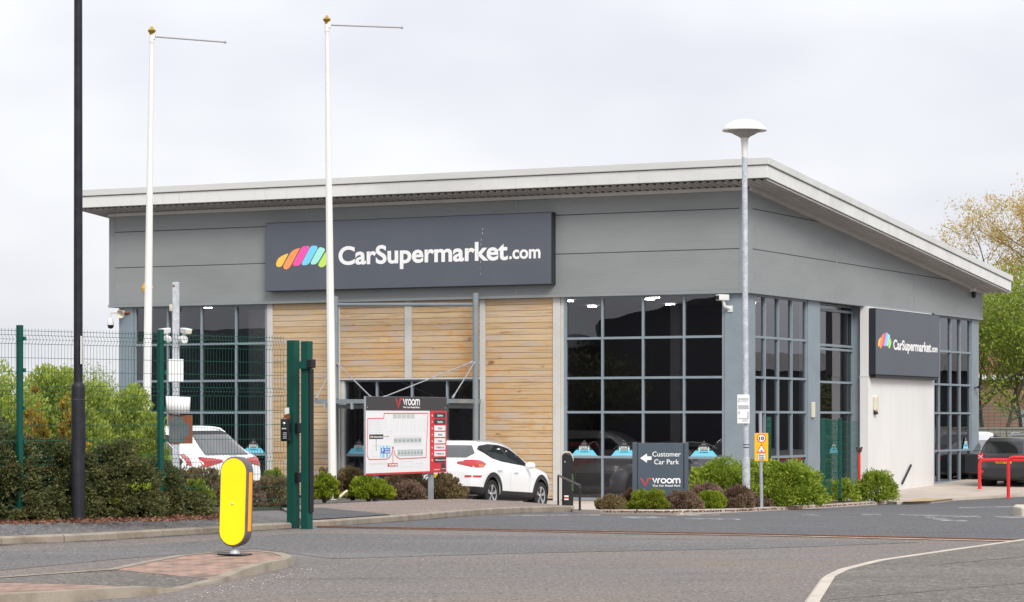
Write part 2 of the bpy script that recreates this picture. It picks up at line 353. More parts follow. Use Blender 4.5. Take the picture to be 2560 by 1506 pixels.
M['pole_white'] = mat('white flagpole paint', (0.80,0.80,0.765), 0.4, noise=[(2,(0.73,0.725,0.69),.45,.7,(1,1,.2))])
M['gold'] = mat('gold finial', (0.62,0.40,0.09), 0.25, metal=1.0)
M['grey_arm'] = mat('grey arm', (0.33,0.31,0.33), 0.4)
M['yellow'] = mat('yellow reflective face', (0.98,0.84,0.0), 0.5, noise=[(3,(.92,.76,.0),.42,.72),(22,(.62,.48,.03),.70,.80,(1,1,.5))])
M['orange'] = mat('orange reflector', (1.0,0.42,0.0), 0.45)
M['grey_rubber'] = mat('grey rubber', (0.125,0.115,0.125), 0.6, noise=(6,(.09,.085,.09),.45,.7))
M['amber'] = mat('amber yellow', (0.95,0.47,0.0), 0.5)
M['red'] = mat('red', (0.66,0.018,0.022), 0.45, noise=(6,(.55,.02,.02),.5,.75)); M['redsign'] = mat('sign red', (0.62,0.03,0.04), 0.5)
M['redpaint'] = mat('red barrier paint', (0.70,0.02,0.022), 0.35)
M['rust'] = mat('rusty plate', (0.27,0.075,0.025), 0.85, noise=[(5,(0.16,0.06,0.035),.45,.65)])
M['peeling'] = mat('peeling grey paint', (0.085,0.105,0.115), 0.7, noise=[(4,(0.12,0.135,0.14),.4,.65)])
M['signwhite'] = mat('white sign face', (0.80,0.81,0.82), 0.45); M['charcoal'] = mat('charcoal sign face', (0.045,0.042,0.045), 0.5)
M['line_grey'] = mat('pale grey print', (0.55,0.55,0.56), 0.6); M['mid_grey'] = mat('mid grey print', (0.42,0.43,0.44), 0.6); M['unit_grey'] = mat('grey green print', (0.47,0.53,0.53), 0.6)
M['blue'] = mat('parking blue', (0.05,0.19,0.55), 0.5); M['cyan'] = mat('pale blue print', (0.22,0.55,0.75), 0.5); M['aqua'] = mat('aqua print', (0.17,0.62,0.82), 0.5)
M['skyblue'] = mat('sky blue print', (0.17,0.48,0.80), 0.5); M['mint'] = mat('mint print', (0.45,0.87,0.78), 0.5)
M['c_yellow'] = mat('logo yellow', (0.98,0.58,0.10), .5); M['c_orange'] = mat('logo orange', (0.98,0.34,0.11), .5); M['c_pink'] = mat('logo pink', (0.97,0.10,0.42), .5)
M['c_blue'] = mat('logo blue', (0.20,0.68,0.95), .5); M['c_mint'] = mat('logo mint', (0.40,0.87,0.76), .5); M['c_lime'] = mat('logo lime', (0.56,0.82,0.14), .5)
M['carwhite'] = mat('white car paint', (0.90,0.905,0.915), 0.3, coat=0.6); M['cargrey'] = mat('grey car paint', (0.055,0.056,0.062), 0.3, metal=.3, coat=0.8)
M['carred'] = mat('red car paint', (0.35,0.012,0.02), 0.3, coat=.8); M['carblack'] = mat('dark car paint', (0.03,0.032,0.037), .3, coat=.8); M['carsilver'] = mat('silver car paint', (0.45,0.46,0.48), .3, metal=.5, coat=.6)
M['carglass'] = mat('car window glass', (0.012,0.016,0.016), 0.04, spec=0.9); M['cartrim'] = mat('black car plastic', (0.022,0.022,0.025), 0.6)
M['rearglass'] = mat('reflecting rear window', (0.05,0.055,0.06), 0.05, spec=1.0, coat=1)
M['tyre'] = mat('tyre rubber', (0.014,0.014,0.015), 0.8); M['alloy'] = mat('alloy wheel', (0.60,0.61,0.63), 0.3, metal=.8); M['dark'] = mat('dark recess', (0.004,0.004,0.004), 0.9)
M['taillight'] = mat('red tail light', (0.42,0.008,0.012), 0.12, coat=1); M['indicator'] = mat('amber lens', (0.75,0.16,0.01), 0.15, coat=1); M['plate'] = mat('yellow number plate', (0.85,0.52,0.02), .5)
M['chrome'] = mat('chrome', (.7,.7,.72), .12, metal=1); M['lens'] = mat('clear lens', (0.5,0.52,0.55), .08, coat=1)
M['bark'] = mat('bark', (0.12,0.095,0.07), 0.95, noise=(8,(0.075,0.06,0.045),.4,.7), bump=(20,.6,.03)); M['bark_pale'] = mat('olive bark', (0.20,0.155,0.075), 0.95, noise=(6,(0.12,0.09,0.05),.4,.7), bump=(20,.5,.03))
M['brickwall'] = brick_mat('red brick wall', (0.36,0.13,0.075), (0.30,0.11,0.07), (0.33,0.27,0.22), 0.225, -0.075)
M['rooftile'] = mat('clay tile roof', (0.22,0.085,0.06), 0.85, noise=(7,(0.16,0.065,0.05),.4,.7)); M['boundary'] = mat('boundary wall', (0.34,0.30,0.26), 0.9, noise=(2,(0.27,0.245,0.21),.4,.7))
M['distant'] = mat('dark hall cladding', (0.045,0.048,0.053), 0.7); M['shutter'] = mat('grey shutter', (0.36,0.37,0.38), .6)
M['hose'] = mat('cream cable duct', (0.66,0.58,0.46), .5)
M['l_cot'] = leaf_mat('small dark leaves', (0.038,0.050,0.016), (0.105,0.122,0.040), (0.240,0.190,0.085), .1)
M['l_bright'] = leaf_mat('spring leaves', (0.17,0.26,0.035), (0.38,0.46,0.075), (0.60,0.63,0.16), .4)
M['l_gold'] = leaf_mat('golden leaves', (0.25,0.19,0.02), (0.42,0.30,0.03), (0.38,0.17,0.03), .35)
M['l_juni'] = leaf_mat('conifer sprays', (0.075,0.150,0.014), (0.25,0.34,0.032), (0.56,0.60,0.10), .25)
M['l_green'] = leaf_mat('hebe green leaves', (0.08,0.14,0.012), (0.21,0.26,0.02), (0.36,0.36,0.04), .2)
M['l_lime'] = leaf_mat('lime leaves', (0.09,0.15,0.012), (0.23,0.30,0.02), (0.40,0.43,0.045), .25)
M['l_brown'] = leaf_mat('bronze leaves', (0.095,0.075,0.032), (0.21,0.15,0.08), (0.32,0.27,0.11), .15)
M['l_purple'] = leaf_mat('purple brown leaves', (0.10,0.058,0.045), (0.21,0.135,0.10), (0.34,0.28,0.15), .15)
M['l_tree'] = leaf_mat('tree leaves', (0.13,0.20,0.03), (0.28,0.37,0.06), (0.46,0.48,0.11), .4)
M['l_tree2'] = leaf_mat('pale tree leaves', (0.14,0.24,0.03), (0.27,0.36,0.05), (0.40,0.43,0.08), .35)
M['l_willow'] = leaf_mat('golden catkin leaves', (0.40,0.27,0.05), (0.62,0.45,0.11), (0.62,0.52,0.18), .4)
M['l_litter'] = leaf_mat('dead leaves', (0.07,0.03,0.02), (0.18,0.075,0.045), (0.33,0.17,0.11), .1)

# ------------------------------------------------------------------ ground, roads, kerbs
def ground_rows():
    ys = sorted(set([y for y, _ in GP] + [44, 48, 52, 56, 60, 64, 68, 150, 300]))
    return [y for y in ys if y > -59 and y < 690]
def on_ground(name, pts, dz, m, skirt=0.0):
    """flat sheet following the land, outline given as points (only x, y used)"""
    bm = bmesh.new()
    vs_ = [bm.verts.new((p[0], p[1], 0)) for p in pts]; f = bm.faces.new(vs_)
    if f.normal.z < 0 or f.calc_area() == 0: pass
    bmesh.ops.triangulate(bm, faces=bm.faces[:])
    for y in ground_rows():
        bmesh.ops.bisect_plane(bm, geom=bm.verts[:]+bm.edges[:]+bm.faces[:], plane_co=(0,y,0), plane_no=(0,1,0))
    bmesh.ops.recalc_face_normals(bm, faces=bm.faces[:])
    for v in bm.verts: v.co.z = g(v.co.y) + dz
    if sum(f.normal.z for f in bm.faces) < 0: bmesh.ops.reverse_faces(bm, faces=bm.faces[:])
    if skirt:
        ed = [e for e in bm.edges if e.is_boundary]
        r = bmesh.ops.extrude_edge_only(bm, edges=ed)
        for v in r['geom']:
            if isinstance(v, bmesh.types.BMVert): v.co.z -= skirt
    me = bpy.data.meshes.new(name); bm.to_mesh(me); bm.free(); me.materials.append(m)
    o = bpy.data.objects.new(name, me); col.objects.link(o); return structure(o)
def GS(lst, dz=0.0): return [G(u, v, dz) for u, v in lst]

gm = MB(); ys = [-60, -20, 0, 10, 20, 25, 30] + [y for y in ground_rows() if y > 30] + [700, 2600]
vsg = [(x, y, g(y)) for y in ys for x in (-1600, -60, 0, 60, 1600)]
gm.add(vsg, [(i*5+j, i*5+j+1, (i+1)*5+j+1, (i+1)*5+j) for i in range(len(ys)-1) for j in range(4)])
structure(gm.build('road', M['asphalt']))

def inset(pts, w, side):
    out = []
    for i, p in enumerate(pts):
        a, b = pts[max(i-1,0)], pts[min(i+1,len(pts)-1)]
        d = Vector((b.x-a.x, b.y-a.y, 0)).normalized(); out.append(p + Vector((-d.y, d.x, 0)) * w * side)
    return out
def resample(pts, step):
    out = [pts[0].copy()]; acc = 0.0
    for a, b in zip(pts, pts[1:]):
        L = (b-a).length; t = step - acc
        while t <= L: out.append(a.lerp(b, t/L)); t += step
        acc = L - (t - step)
    if (out[-1]-pts[-1]).length > 0.15: out.append(pts[-1].copy())
    else: out[-1] = pts[-1].copy()
    return out
def kerb(name, base, h, side, m, w=0.125, stone=0.91):
    """row of kerb stones on the line `base` (at road level); h = upstand or (start, end); returns the back top edge"""
    line = resample(base, stone/3); n = len(line)
    hs = [h if not isinstance(h, tuple) else h[0] + (h[1]-h[0])*i/(n-1) for i in range(n)]
    A = line; B = inset(line, 0.03, side); C = inset(line, w, side); mb = MB()
    for k in range(0, n-1, 3):
        idx = list(range(k, min(k+3, n-1)+1))
        vs_ = []
        for q, i in enumerate(idx):
            e = 0.0
            if i == idx[0] and k > 0: e = 0.007
            if i == idx[-1] and i < n-1: e = -0.007
            d = (line[min(i+1,n-1)]-line[max(i-1,0)]).normalized()*e
            up = Vector((0,0,1))
            vs_ += [A[i]+d-up*.15, A[i]+d+up*(hs[i]-.022), B[i]+d+up*(hs[i]-.003), C[i]+d+up*hs[i], C[i]+d-up*.15]
        fs = [(a*5+j, (a+1)*5+j, (a+1)*5+j+1, a*5+j+1) for a in range(len(idx)-1) for j in range(4)]
        fs += [(0,1,2,3,4), tuple((len(idx)-1)*5+j for j in (4,3,2,1,0))]
        mb.add(vs_, fs)
    o = structure(mb.build(name, m)); 
    bm = bmesh.new(); bm.from_mesh(o.data); bmesh.ops.recalc_face_normals(bm, faces=bm.faces[:]); bm.to_mesh(o.data); bm.free()
    return [p + Vector((0,0,hs[i])) for i, p in enumerate(C)]
def sheet(name, pts, m, depth=0.3):
    mb = MB(); mb.slab(pts, depth); return structure(mb.build(name, m))

kA = GS([(-90,1371),(0,1362),(92,1358),(235,1352),(377,1343),(511,1335),(633,1327),(738,1321)])
ea = kerb('kerb', kA, (0.095, 0.082), 1, M['kerb'])
back = [G(738,1292,.10), G(700,1275,.12), G(600,1272,.13), G(590,1290,.15), G(457,1294,.19), G(193,1303,.20), G(0,1310,.20), G(-90,1315,.20)]
sheet('pavement', [p - Vector((0,0,.004)) for p in ea] + back, M['path'])
verge = [p + Vector((0,0,0.0)) for p in back[4:]]
sheet('verge', verge + [P(-90,1240,40), P(457,1235,42)], M['soil'])
kB = GS([(783,1318),(832,1315.5),(934,1308.5),(1026,1302),(1109,1295),(1160,1290.5),(1230,1286),(1318,1282),(1436,1279.5)])
eb = kerb('kerb', kB, (0.09, 0.125), 1, M['kerb'])
rearB = [P(700,1268,47), P(783,1263,49), P(900,1256,52), P(1050,1249,55), P(1160,1247.5,56.5), P(1290,1253.5,57), P(1399,1263,55.5)]
sheet('pavement', [p - Vector((0,0,.004)) for p in eb] + rearB[::-1], M['path_pink'])
# dark patch of newer asphalt by the gate, laid over the pink footway
def over(pts, lift, name, m):
    mb = MB(); mb.add([p + Vector((0,0,lift)) for p in pts], [tuple(range(len(pts)))]); o = structure(mb.build(name, m))
    if o.data.polygons[0].normal.z < 0: o.data.flip_normals()
    return o
def eb_at(u): return min(eb, key=lambda p: abs(1280+F*p.x/p.y-u))
dk = [eb_at(x) for x in (790, 830, 880, 930, 985)] + [P(800,1271,46.5), P(745,1274,44.5)]
over([dk[0].copy()] + dk[1:], 0.012, 'pavement_patch', M['path_dark'])
bedB = rearB + [P(1399,1262,58.5), P(1290,1258,62), P(1160,1257,62), P(900,1262,60), P(700,1268,56)]
bedB = [Vector((p.x, p.y, p.z)) for p in bedB]
sheet('planting_bed', [p - Vector((0,0,.012)) for p in bedB], M['soil'])
sheet('planting_bed', [P(457,1294,39), P(600,1271,43), P(700,1270,46), P(700,1262,58), P(380,1262,58), P(300,1262,50)], M['soil'])

kC = GS([(1478,1282),(1560,1284),(1676,1284),(1800,1281.5),(1900,1278),(1989,1273.5),(2100,1267),(2219,1259.5)])
ec = kerb('kerb', kC, (0.03, 0.10), 1, M['kerb'])
on_ground('planting_bed', [p for p in ec] + [G(2215,1250,.1), G(2000,1252,.1), G(1700,1259,.1), G(1500,1271,.1)], 0.085, M['soil'])

# footway of the far side, pads and far kerb; road beyond the gate track
B0 = Vector(((1865-1280)*6500/93/F, 6500/93, 0)); BA = math.atan2(-.448, .894)   # front corner of the showroom and its turn
BX = Vector((.894, -.448, 0)).normalized(); BY = Vector((.448, .894, 0)).normalized()
def bl(x, y, z=0): return B0 + BX*x + BY*y + Vector((0,0,z))
pav = GS([(1396,1266),(1440,1279),(1500,1281.5)], .03) + GS([(1700,1281),(1989,1268),(2219,1254),(2242,1256.5),(2330,1254),(2384,1247),(2450,1243.5),(2570,1236.5),(2680,1230)], .06)
on_ground('pavement', pav + [bl(6,26), bl(-1,22), bl(-1,.4), bl(-9,.4), bl(-9,-2.2)], 0.075, M['paving'], .12)
on_ground('tactile_pad', GS([(2250,1255),(2298,1246.5),(2384,1246),(2330,1252.6)], .08), 0.081, M['tactile'])
kD = GS([(2384,1250),(2450,1246.5),(2560,1240),(2680,1233)])
kerb('kerb', kD, (0.04, 0.12), 1, M['kerb'])
on_ground('entrance_road', [G(790,1319.5), G(1600,1336), G(2545,1354), G(2700,1350), Vector((40,60,0)), Vector((40,71,0)), G(2700,1232), G(2560,1242), G(2384,1252), G(2219,1261), G(1989,1275), G(1676,1285.5), G(1440,1282), G(1318,1283), G(1160,1292), G(1026,1304), G(934,1310)],
          0.004, asphalt_mat('greyer asphalt', (0.122,0.122,0.129), (0.138,0.132,0.132), 0.6))
kE = MB(); c0 = G(2553, 1291); kE.slab([c0+Vector((0,0,.16)), c0+Vector((1.6,-.35,.16)), c0+Vector((2.2,1.6,.16)), c0+Vector((.25,1.9,.15)), c0+Vector((.0,.8,.16))], .4)
structure(kE.build('kerb', M['kerb_light'], bevel=.03))

on_ground('road_patch', GS([(-90,1384),(400,1361),(748,1334),(1000,1337),(1500,1344),(2300,1357),(1900,1372),(1300,1384),(830,1398),(640,1372),(300,1398),(-90,1436)]), 0.003, asphalt_mat('smoother asphalt', (0.170,0.163,0.162), (0.150,0.142,0.140), 0.4))
# sliding gate track across the mouth of the road
ra, rb = G(794,1319.5), G(2548,1353.5); dr = (rb-ra).normalized(); nr = Vector((-dr.y, dr.x, 0))
tr = MB(); rl = [ra.lerp(rb, t/40) for t in range(41)]; rl = [Vector((p.x,p.y,g(p.y)+.010)) for p in rl]
for p_, q_ in zip(rl, rl[1:]): tr.bar(p_, q_+dr*.004, .038, .030)
structure(tr.build('gate_track', M['rail']))
on_ground('gate_track_bed', [ra+nr*-.022, ra+nr*-.05, rb+nr*-.22, rb+nr*-.022], .008, M['rail_bed'])

# right hand foreground footway with flush kerb
kF = GS([(1990,1540),(2012,1506),(2054,1446),(2090,1429),(2182,1406),(2367,1379),(2548,1353.5),(2700,1338)])
ef = kerb('kerb', kF, 0.028, -1, M['kerb_light'], w=.13)
sheet('pavement', [p - Vector((0,0,.004)) for p in ef] + [Vector((16,30,.024)), Vector((16,12,.024)), Vector((3.5,12,.024))], M['path_brown'])
sm = MB(); 
for a, b in (((2075,1500),(2570,1458)), ((2330,1414),(2575,1391))):
    p, q = G(*a, .024), G(*b, .024); sm.bar(p+Vector((0,0,.0005)), q+Vector((0,0,.0005)), .02, .004)
structure(sm.build('pavement_seam', M['path_dark']))

# traffic island
OUT = [(-90,1449,.02),(0,1442,.02),(140,1432,.02),(267,1423,.025),(350,1405,.055),(442,1388,.075),(529,1380,.085),(598,1377,.085),(665,1378,.085),(709,1382,.085),(732,1391,.085),
       (716,1399,.085),(680,1405,.085),(645,1414,.08),(612,1424,.065),(557,1447,.03),(500,1461,.018),(453,1472,.014),(373,1466,.08),(184,1477,.09),(0,1487,.09),(-90,1492,.09)]
o3 = [G(u, v, z) for u, v, z in OUT]; i3 = inset(o3, 0.115, -1); i3 = [Vector((p.x, p.y, o.z)) for p, o in zip(i3, o3)]
kb = MB(); n = len(o3)
low = [Vector((p.x, p.y, -.05)) for p in inset(o3, -0.025, -1)]
kb.add(low + o3 + i3, [f for i in range(n-1) for f in ((i, i+n, i+1+n, i+1), (i+n, i+2*n, i+1+2*n, i+1+n))])
kk = kb.build('kerb', M['kerb'], auto=35); structure(kk)
def lowered(p, d=.004): return p - Vector((0,0,d))
eA, eB2 = G(560,1440,.035), G(450,1466,.018)
bA = i3[3:16]
over([lowered(p) for p in bA], 0.0, 'brick_paving', M['bricks'])
over([lowered(p) for p in (i3[0], i3[1], i3[2], i3[3], i3[15], i3[16], i3[17])] + [G(-90,1452,.02)], -.002, 'island_crossing', M['path_brown'])
over([lowered(p) for p in (i3[17], i3[18], i3[19], i3[20], i3[21])] + [G(-90,1454,.02)], -.001, 'brick_paving', M['bricks'])

# worn road paint
def worn():
    m = mat('worn road paint', (0.62,0.62,0.60), .8); nt = m.node_tree; b = nt.nodes['Principled BSDF']
    t = nt.nodes.new('ShaderNodeTexCoord'); nn = nt.nodes.new('ShaderNodeTexNoise'); nn.inputs['Scale'].default_value = 5; nn.inputs['Detail'].default_value = 8; nn.inputs['Roughness'].default_value = .75
    nt.links.new(t.outputs['Object'], nn.inputs['Vector']); mr = nt.nodes.new('ShaderNodeMapRange'); mr.inputs[1].default_value = .50; mr.inputs[2].default_value = .58; nt.links.new(nn.outputs[0], mr.inputs[0]); nt.links.new(mr.outputs[0], b.inputs['Alpha']); return m
M['worn'] = worn()
for i, q in enumerate([
    [(1250,1291),(1430,1286.5),(1500,1286.8),(1500,1289.5),(1330,1291.5)], [(1552,1294),(1612,1292),(1672,1295),(1650,1297.5),(1560,1297)], [(1690,1288.5),(1800,1287),(1796,1289.5),(1690,1291)],
    [(1998,1287),(2030,1286.5),(2052,1290.5),(2036,1291)], [(2150,1286.5),(2200,1286.5),(2205,1289.5),(2160,1289)], [(2228,1287),(2260,1287.5),(2450,1291.5),(2454,1295),(2385,1294),(2290,1291)],
    [(2307,1294.5),(2330,1293.8),(2385,1301.5),(2428,1303),(2400,1305.5),(2360,1304.5)], [(2478,1291),(2565,1290),(2570,1297),(2500,1296)], [(2395,1270),(2548,1266),(2560,1268),(2400,1272)], [(1505,1327),(1522,1326.6),(1522,1329),(1506,1329.4)], [(1715,1297),(1850,1298.5),(1850,1301),(1712,1299)]]):
    on_ground('road_marking', GS(q), 0.008, M['worn'])
# dirt gathered in the gutters
def dirt():
    m = mat('gutter dirt', (0.060,0.048,0.038), 1.0); nt = m.node_tree; b = nt.nodes['Principled BSDF']
    t = nt.nodes.new('ShaderNodeTexCoord'); nn = nt.nodes.new('ShaderNodeTexNoise'); nn.inputs['Scale'].default_value = 3.2; nn.inputs['Detail'].default_value = 8; nn.inputs['Roughness'].default_value = .7
    nt.links.new(t.outputs['Object'], nn.inputs['Vector']); mr = nt.nodes.new('ShaderNodeMapRange'); mr.inputs[1].default_value = .40; mr.inputs[2].default_value = .66; mr.inputs[4].default_value = .75; nt.links.new(nn.outputs[0], mr.inputs[0]); nt.links.new(mr.outputs[0], b.inputs['Alpha']); return m
M['dirt'] = dirt()
for ln_, sd_, wd_ in ((kA, -1, .22), (kB, -1, .22), (kC, -1, .16), ([Vector((p.x,p.y,0)) for p in o3[9:]], -1, .30)):
    e_ = inset(ln_, wd_, sd_); on_ground('gutter_dirt', list(ln_) + e_[::-1], .0065, M['dirt'])
litter = MB(); rng = random.Random(4)
for k in range(520):
    t_ = rng.random(); u, v = rng.choice([(rng.uniform(740,1300), rng.uniform(1395,1505)), (460+290*t_+rng.uniform(0,90), 1487-70*t_+rng.expovariate(1/9)), (460+290*t_+rng.uniform(0,60), 1485-70*t_+rng.expovariate(1/5)), (40+650*t_, 1372-36*t_+rng.expovariate(1/3)), (1500+700*t_, 1288-24*t_+rng.random()*3)])
    p = G(u, v, .006); r = rng.uniform(.003,.009); a = rng.uniform(0,6)
    litter.add([p + Vector((math.cos(a+t)*r, math.sin(a+t)*r, r*.5*(t>3))) for t in (0,1.6,3.2,4.8)], [(0,1,2,3)])
stuff(litter.build('grit', M['kerb_light']))

# ------------------------------------------------------------------ the showroom
Z0 = -0.88; ZC = 4.85                                  # floor level, underside of the cladding
def fx(u, y=0.0):                                      # local x on the plane y seen at photo column u
    o = bl(0, y); t = (u-1280)/F; return (t*o.y - o.x) / (BX.x - t*BX.y)
def fy(u, x=0.0):
    o = bl(x, 0); t = (u-1280)/F; return (t*o.y - o.x) / (BY.x - t*BY.y)
def fz(v, x, y): return EYE + (HZ - v)*bl(x, y).y/F
sx = lambda z_, y=0.0: fx(z_*S, y)                      # same, from the 2519 px enlargement
sy = lambda z_, x=0.0: fy(z_*S, x)
L = -fx(279.5); W = fy(2447)
T = [3.70, 2.60, 1.655, 0.415]                          # transom heights
0 and print('BUILDING', round(L,2), round(W,2), 'front eaves', fz(398, 1, -1), fz(450,1,-1), 'left', fz(480,-L-.6,-1), 'back eaves', fz(694,1,W+1), fz(724,1,W+1))
RT = 8.37; OV = 1.0; SL = (RT - fz(694, OV, W+OV*.9)) / (W + OV*1.9)
rz = lambda y: RT - SL*(y + OV)
B = empty('car_showroom', (B0.x, B0.y, 0), BA); tag(B, 'grey clad car showroom with timber panels, dark glazing and a white sloping roof', 'building')

def sloped(mb, x0, x1, y0, y1, top, th, mi=0):
    zt = [top(y0), top(y1)]
    vs_ = [(x0,y0,zt[0]-th),(x1,y0,zt[0]-th),(x1,y1,zt[1]-th),(x0,y1,zt[1]-th),(x0,y0,zt[0]),(x1,y0,zt[0]),(x1,y1,zt[1]),(x0,y1,zt[1])]
    mb.add(vs_, [(0,3,2,1),(4,5,6,7),(0,1,5,4),(1,2,6,5),(2,3,7,6),(3,0,4,7)], mi)
XL, XR, YB = -L-.58, OV, W+OV*.5
r = MB()
sloped(r, XL, XR, -OV, YB, lambda y: rz(y)-.205, .33)                     # fascia body
sloped(r, XL-.05, XR+.05, -OV-.05, YB+.05, rz, .19, 1)                       # projecting capping
roof = r.build('roof', [M['roof'], M['capping']], B, bevel=.012)
fj = MB()
for k in range(0, 26):                                                     # sheet joints and fixings along the capping line
    x = XL + .3 + k*(XR-XL-.4)/25; fj.box(x, x+.012, -OV-.004, -OV+.01, rz(-OV)-.23, rz(-OV)-.205)
    y = -OV + .3 + k*(YB+OV-.4)/25; fj.box(XR-.01, XR+.004, y, y+.012, rz(y)-.235, rz(y)-.205)
for k in range(1, 6):
    x = XL + k*(XR-XL)/6; fj.box(x, x+.006, -OV-.002, -OV+.01, rz(-OV)-.53, rz(-OV)-.21)
    y = -OV + k*(YB+OV)/6; fj.box(XR-.01, XR+.002, y, y+.006, rz(y)-.53, rz(y)-.22)
fj.build('roof_joint', M['mid_grey'], roof)
so = MB(); pitch = .22; xs = []; x = XL+.04
prof = []
while x < XR-.06:
    prof += [(x, 0), (x+.07, 0), (x+.10, .045), (x+.17, .045)]; x += pitch
prof.append((XR-.04, 0)); n = len(prof); yy = (-OV+.03, YB-.03)
so.add([(px, y, rz(y)-.60+pz) for y in yy for px, pz in prof], [(i, i+n, i+1+n, i+1) for i in range(n-1)])
sof = so.build('soffit', M['soffit'], B)
st = MB(); st.box(-L-.02, .06, -.20, -.12, rz(-.2)-.70, rz(-.2)-.605)
sloped(st, .12, .20, -.1, W, lambda y: rz(y)-.603, .09); st.build('soffit_angle', M['white_trim'], B)

CY, CX = -.12, .12                                      # cladding stands proud of the glazing
zt = lambda y: rz(y) - .66
c = MB()
c.box(-L, CX, CY, .25, ZC+.09, zt(-.12))
c.add([(.0,.25,ZC+.09),(CX,.25,ZC+.09),(CX,W,ZC+.09),(0,W,ZC+.09),(0,.25,zt(.25)),(CX,.25,zt(.25)),(CX,W,zt(W)),(0,W,zt(W))], [(0,3,2,1),(4,5,6,7),(0,1,5,4),(1,2,6,5),(2,3,7,6),(3,0,4,7)])
c.add([(-L,.25,ZC+.09),(-L+.2,.25,ZC+.09),(-L+.2,W,ZC+.09),(-L,W,ZC+.09),(-L,.25,zt(.25)),(-L+.2,.25,zt(.25)),(-L+.2,W,zt(W)),(-L,W,zt(W))], [(0,3,2,1),(4,5,6,7),(0,1,5,4),(1,2,6,5),(2,3,7,6),(3,0,4,7)])
c.box(-L+.2, 0, W-.2, W, Z0, zt(W))
clad = c.build('cladding', M['clad'], B)
t = MB()
t.box(-L-.03, CX+.03, CY-.03, .2, ZC, ZC+.085); t.box(CX-.2, CX+.03, .2, W+.03, ZC, ZC+.085); t.box(-L-.03, -L+.2, .2, W, ZC, ZC+.085)
for x0, x1 in ((-L-.012,-L+.20),(CX-.26,CX+.012)): t.box(x0, x1, CY-.012, CY+.2, ZC+.086, zt(-.14)-.01)
t.box(CX-.1, CX+.013, CY+.2, .16, ZC+.086, zt(.2)-.01)
t.box(CX-.1, CX+.013, W-.16, W+.013, ZC+.086, zt(W)-.01)
for u in (755, 1270): x = sx(u, CY); t.box(x-.045, x+.045, CY-.008, CY+.1, ZC+.086, zt(-.12)-.01)
for u in (2058, 2249): y = sy(u, CX); t.box(CX-.1, CX+.008, y-.05, y+.05, ZC+.086, zt(y)-.06)
t.build('cladding_trim', M['clad_trim'], clad, bevel=.006)
j = MB()
for z in (6.05, 7.13):
    j.box(-L+.2, CX-.26, CY-.003, CY+.05, z-.012, z+.012)
    ye = min(W-.16, (RT-.66-z)/SL - OV - .02); j.box(CX-.05, CX+.003, .16, ye, z-.012, z+.012)
j.build('panel_joint', M['joint'], clad)

# frame walls: name, span along the wall, heights, mullions, transoms
def curtain(name, axis, a, b, z0, z1, mull, trans, plane, depth=.10, bar=.055, gl=.06, thick_ends=True):
    fr = MB()
    def bx(a0, a1, d0, d1, z0_, z1_):
        if axis == 'x': fr.box(a0, a1, plane+d0, plane+d1, z0_, z1_)
        else: fr.box(plane-d1, plane-d0, a0, a1, z0_, z1_)
    for m_ in [a] + list(mull) + [b]:
        hw = bar/2 if m_ not in (a, b) else bar*.6
        mm = m_ + (hw if m_ == a else -hw if m_ == b else 0)
        bx(mm-hw, mm+hw, 0, depth, z0, z1)
    cuts = [a] + list(mull) + [b]
    for p, q in zip(cuts, cuts[1:]):
        p_ = p + (bar*1.2 if p == a else bar/2); q_ = q - (bar*1.2 if q == b else bar/2)
        for z in trans: bx(p_, q_, .004, depth, z-.032, z+.032)
        bx(p_, q_, .004, depth, z0, z0+.07); bx(p_, q_, .004, depth, z1-.05, z1)
    f = fr.build(name, M['frame'], B)
    gm_ = MB()
    if axis == 'x': gm_.add([(a+.02,plane+gl,z0+.02),(b-.02,plane+gl,z0+.02),(b-.02,plane+gl,z1-.02),(a+.02,plane+gl,z1-.02)], [(0,1,2,3)])
    else: gm_.add([(plane-gl,a+.02,z0+.02),(plane-gl,b-.02,z0+.02),(plane-gl,b-.02,z1-.02),(plane-gl,a+.02,z1-.02)], [(0,1,2,3)])
    gm_.build('glazing', M['glass'], f); return f
ZB = Z0 + .10
xc = lambda *zz: [sx(q) for q in zz]
curtain('curtain_wall', 'x', sx(330), sx(657), ZB, ZC, xc(412,495,580), T, 0)
curtain('curtain_wall', 'x', sx(1388), sx(1782), ZB, ZC, xc(1481,1581,1682), T, 0)
ent_top = fz(948, fx(1000), .1)
curtain('entrance_glazing', 'x', sx(845,.12), sx(1178,.12), ZB, ent_top-.02, [fx(941.5,.12), fx(1029,.12), fx(1117,.12)], [1.82, 0.415], .12)
rg = [sy(q) for q in (1856, 1883, 1916, 1949, 1986)]
curtain('curtain_wall', 'y', rg[0], rg[4], ZB, ZC, rg[1:4], T, 0)
rd = [sy(q, -.25) for q in (1996, 2010, 2100)]
curtain('door_glazing', 'y', rd[0], rd[2], ZB, ZC, [rd[1]], [3.52, 2.55, 1.655, ], -.25, bar=.07)
vf = MB(); zv0, zv1 = 3.60, 4.70
for a0, a1, z0_, z1_ in ((rd[1]+.1, rd[1]+.17, zv0, zv1), (rd[2]-.20, rd[2]-.13, zv0, zv1), (rd[1]+.17, rd[2]-.20, zv0, zv0+.07), (rd[1]+.17, rd[2]-.20, zv1-.07, zv1)):
    vf.box(-.262, -.235, a0, a1, z0_, z1_)
vf.build('vent_window', M['frame'], B)
re = [sy(q) for q in (2312, 2340, 2363, 2389)]
curtain('curtain_wall', 'y', sy(2298), re[3], ZB+.12, ZC, re[0:3], T, 0, bar=.05)

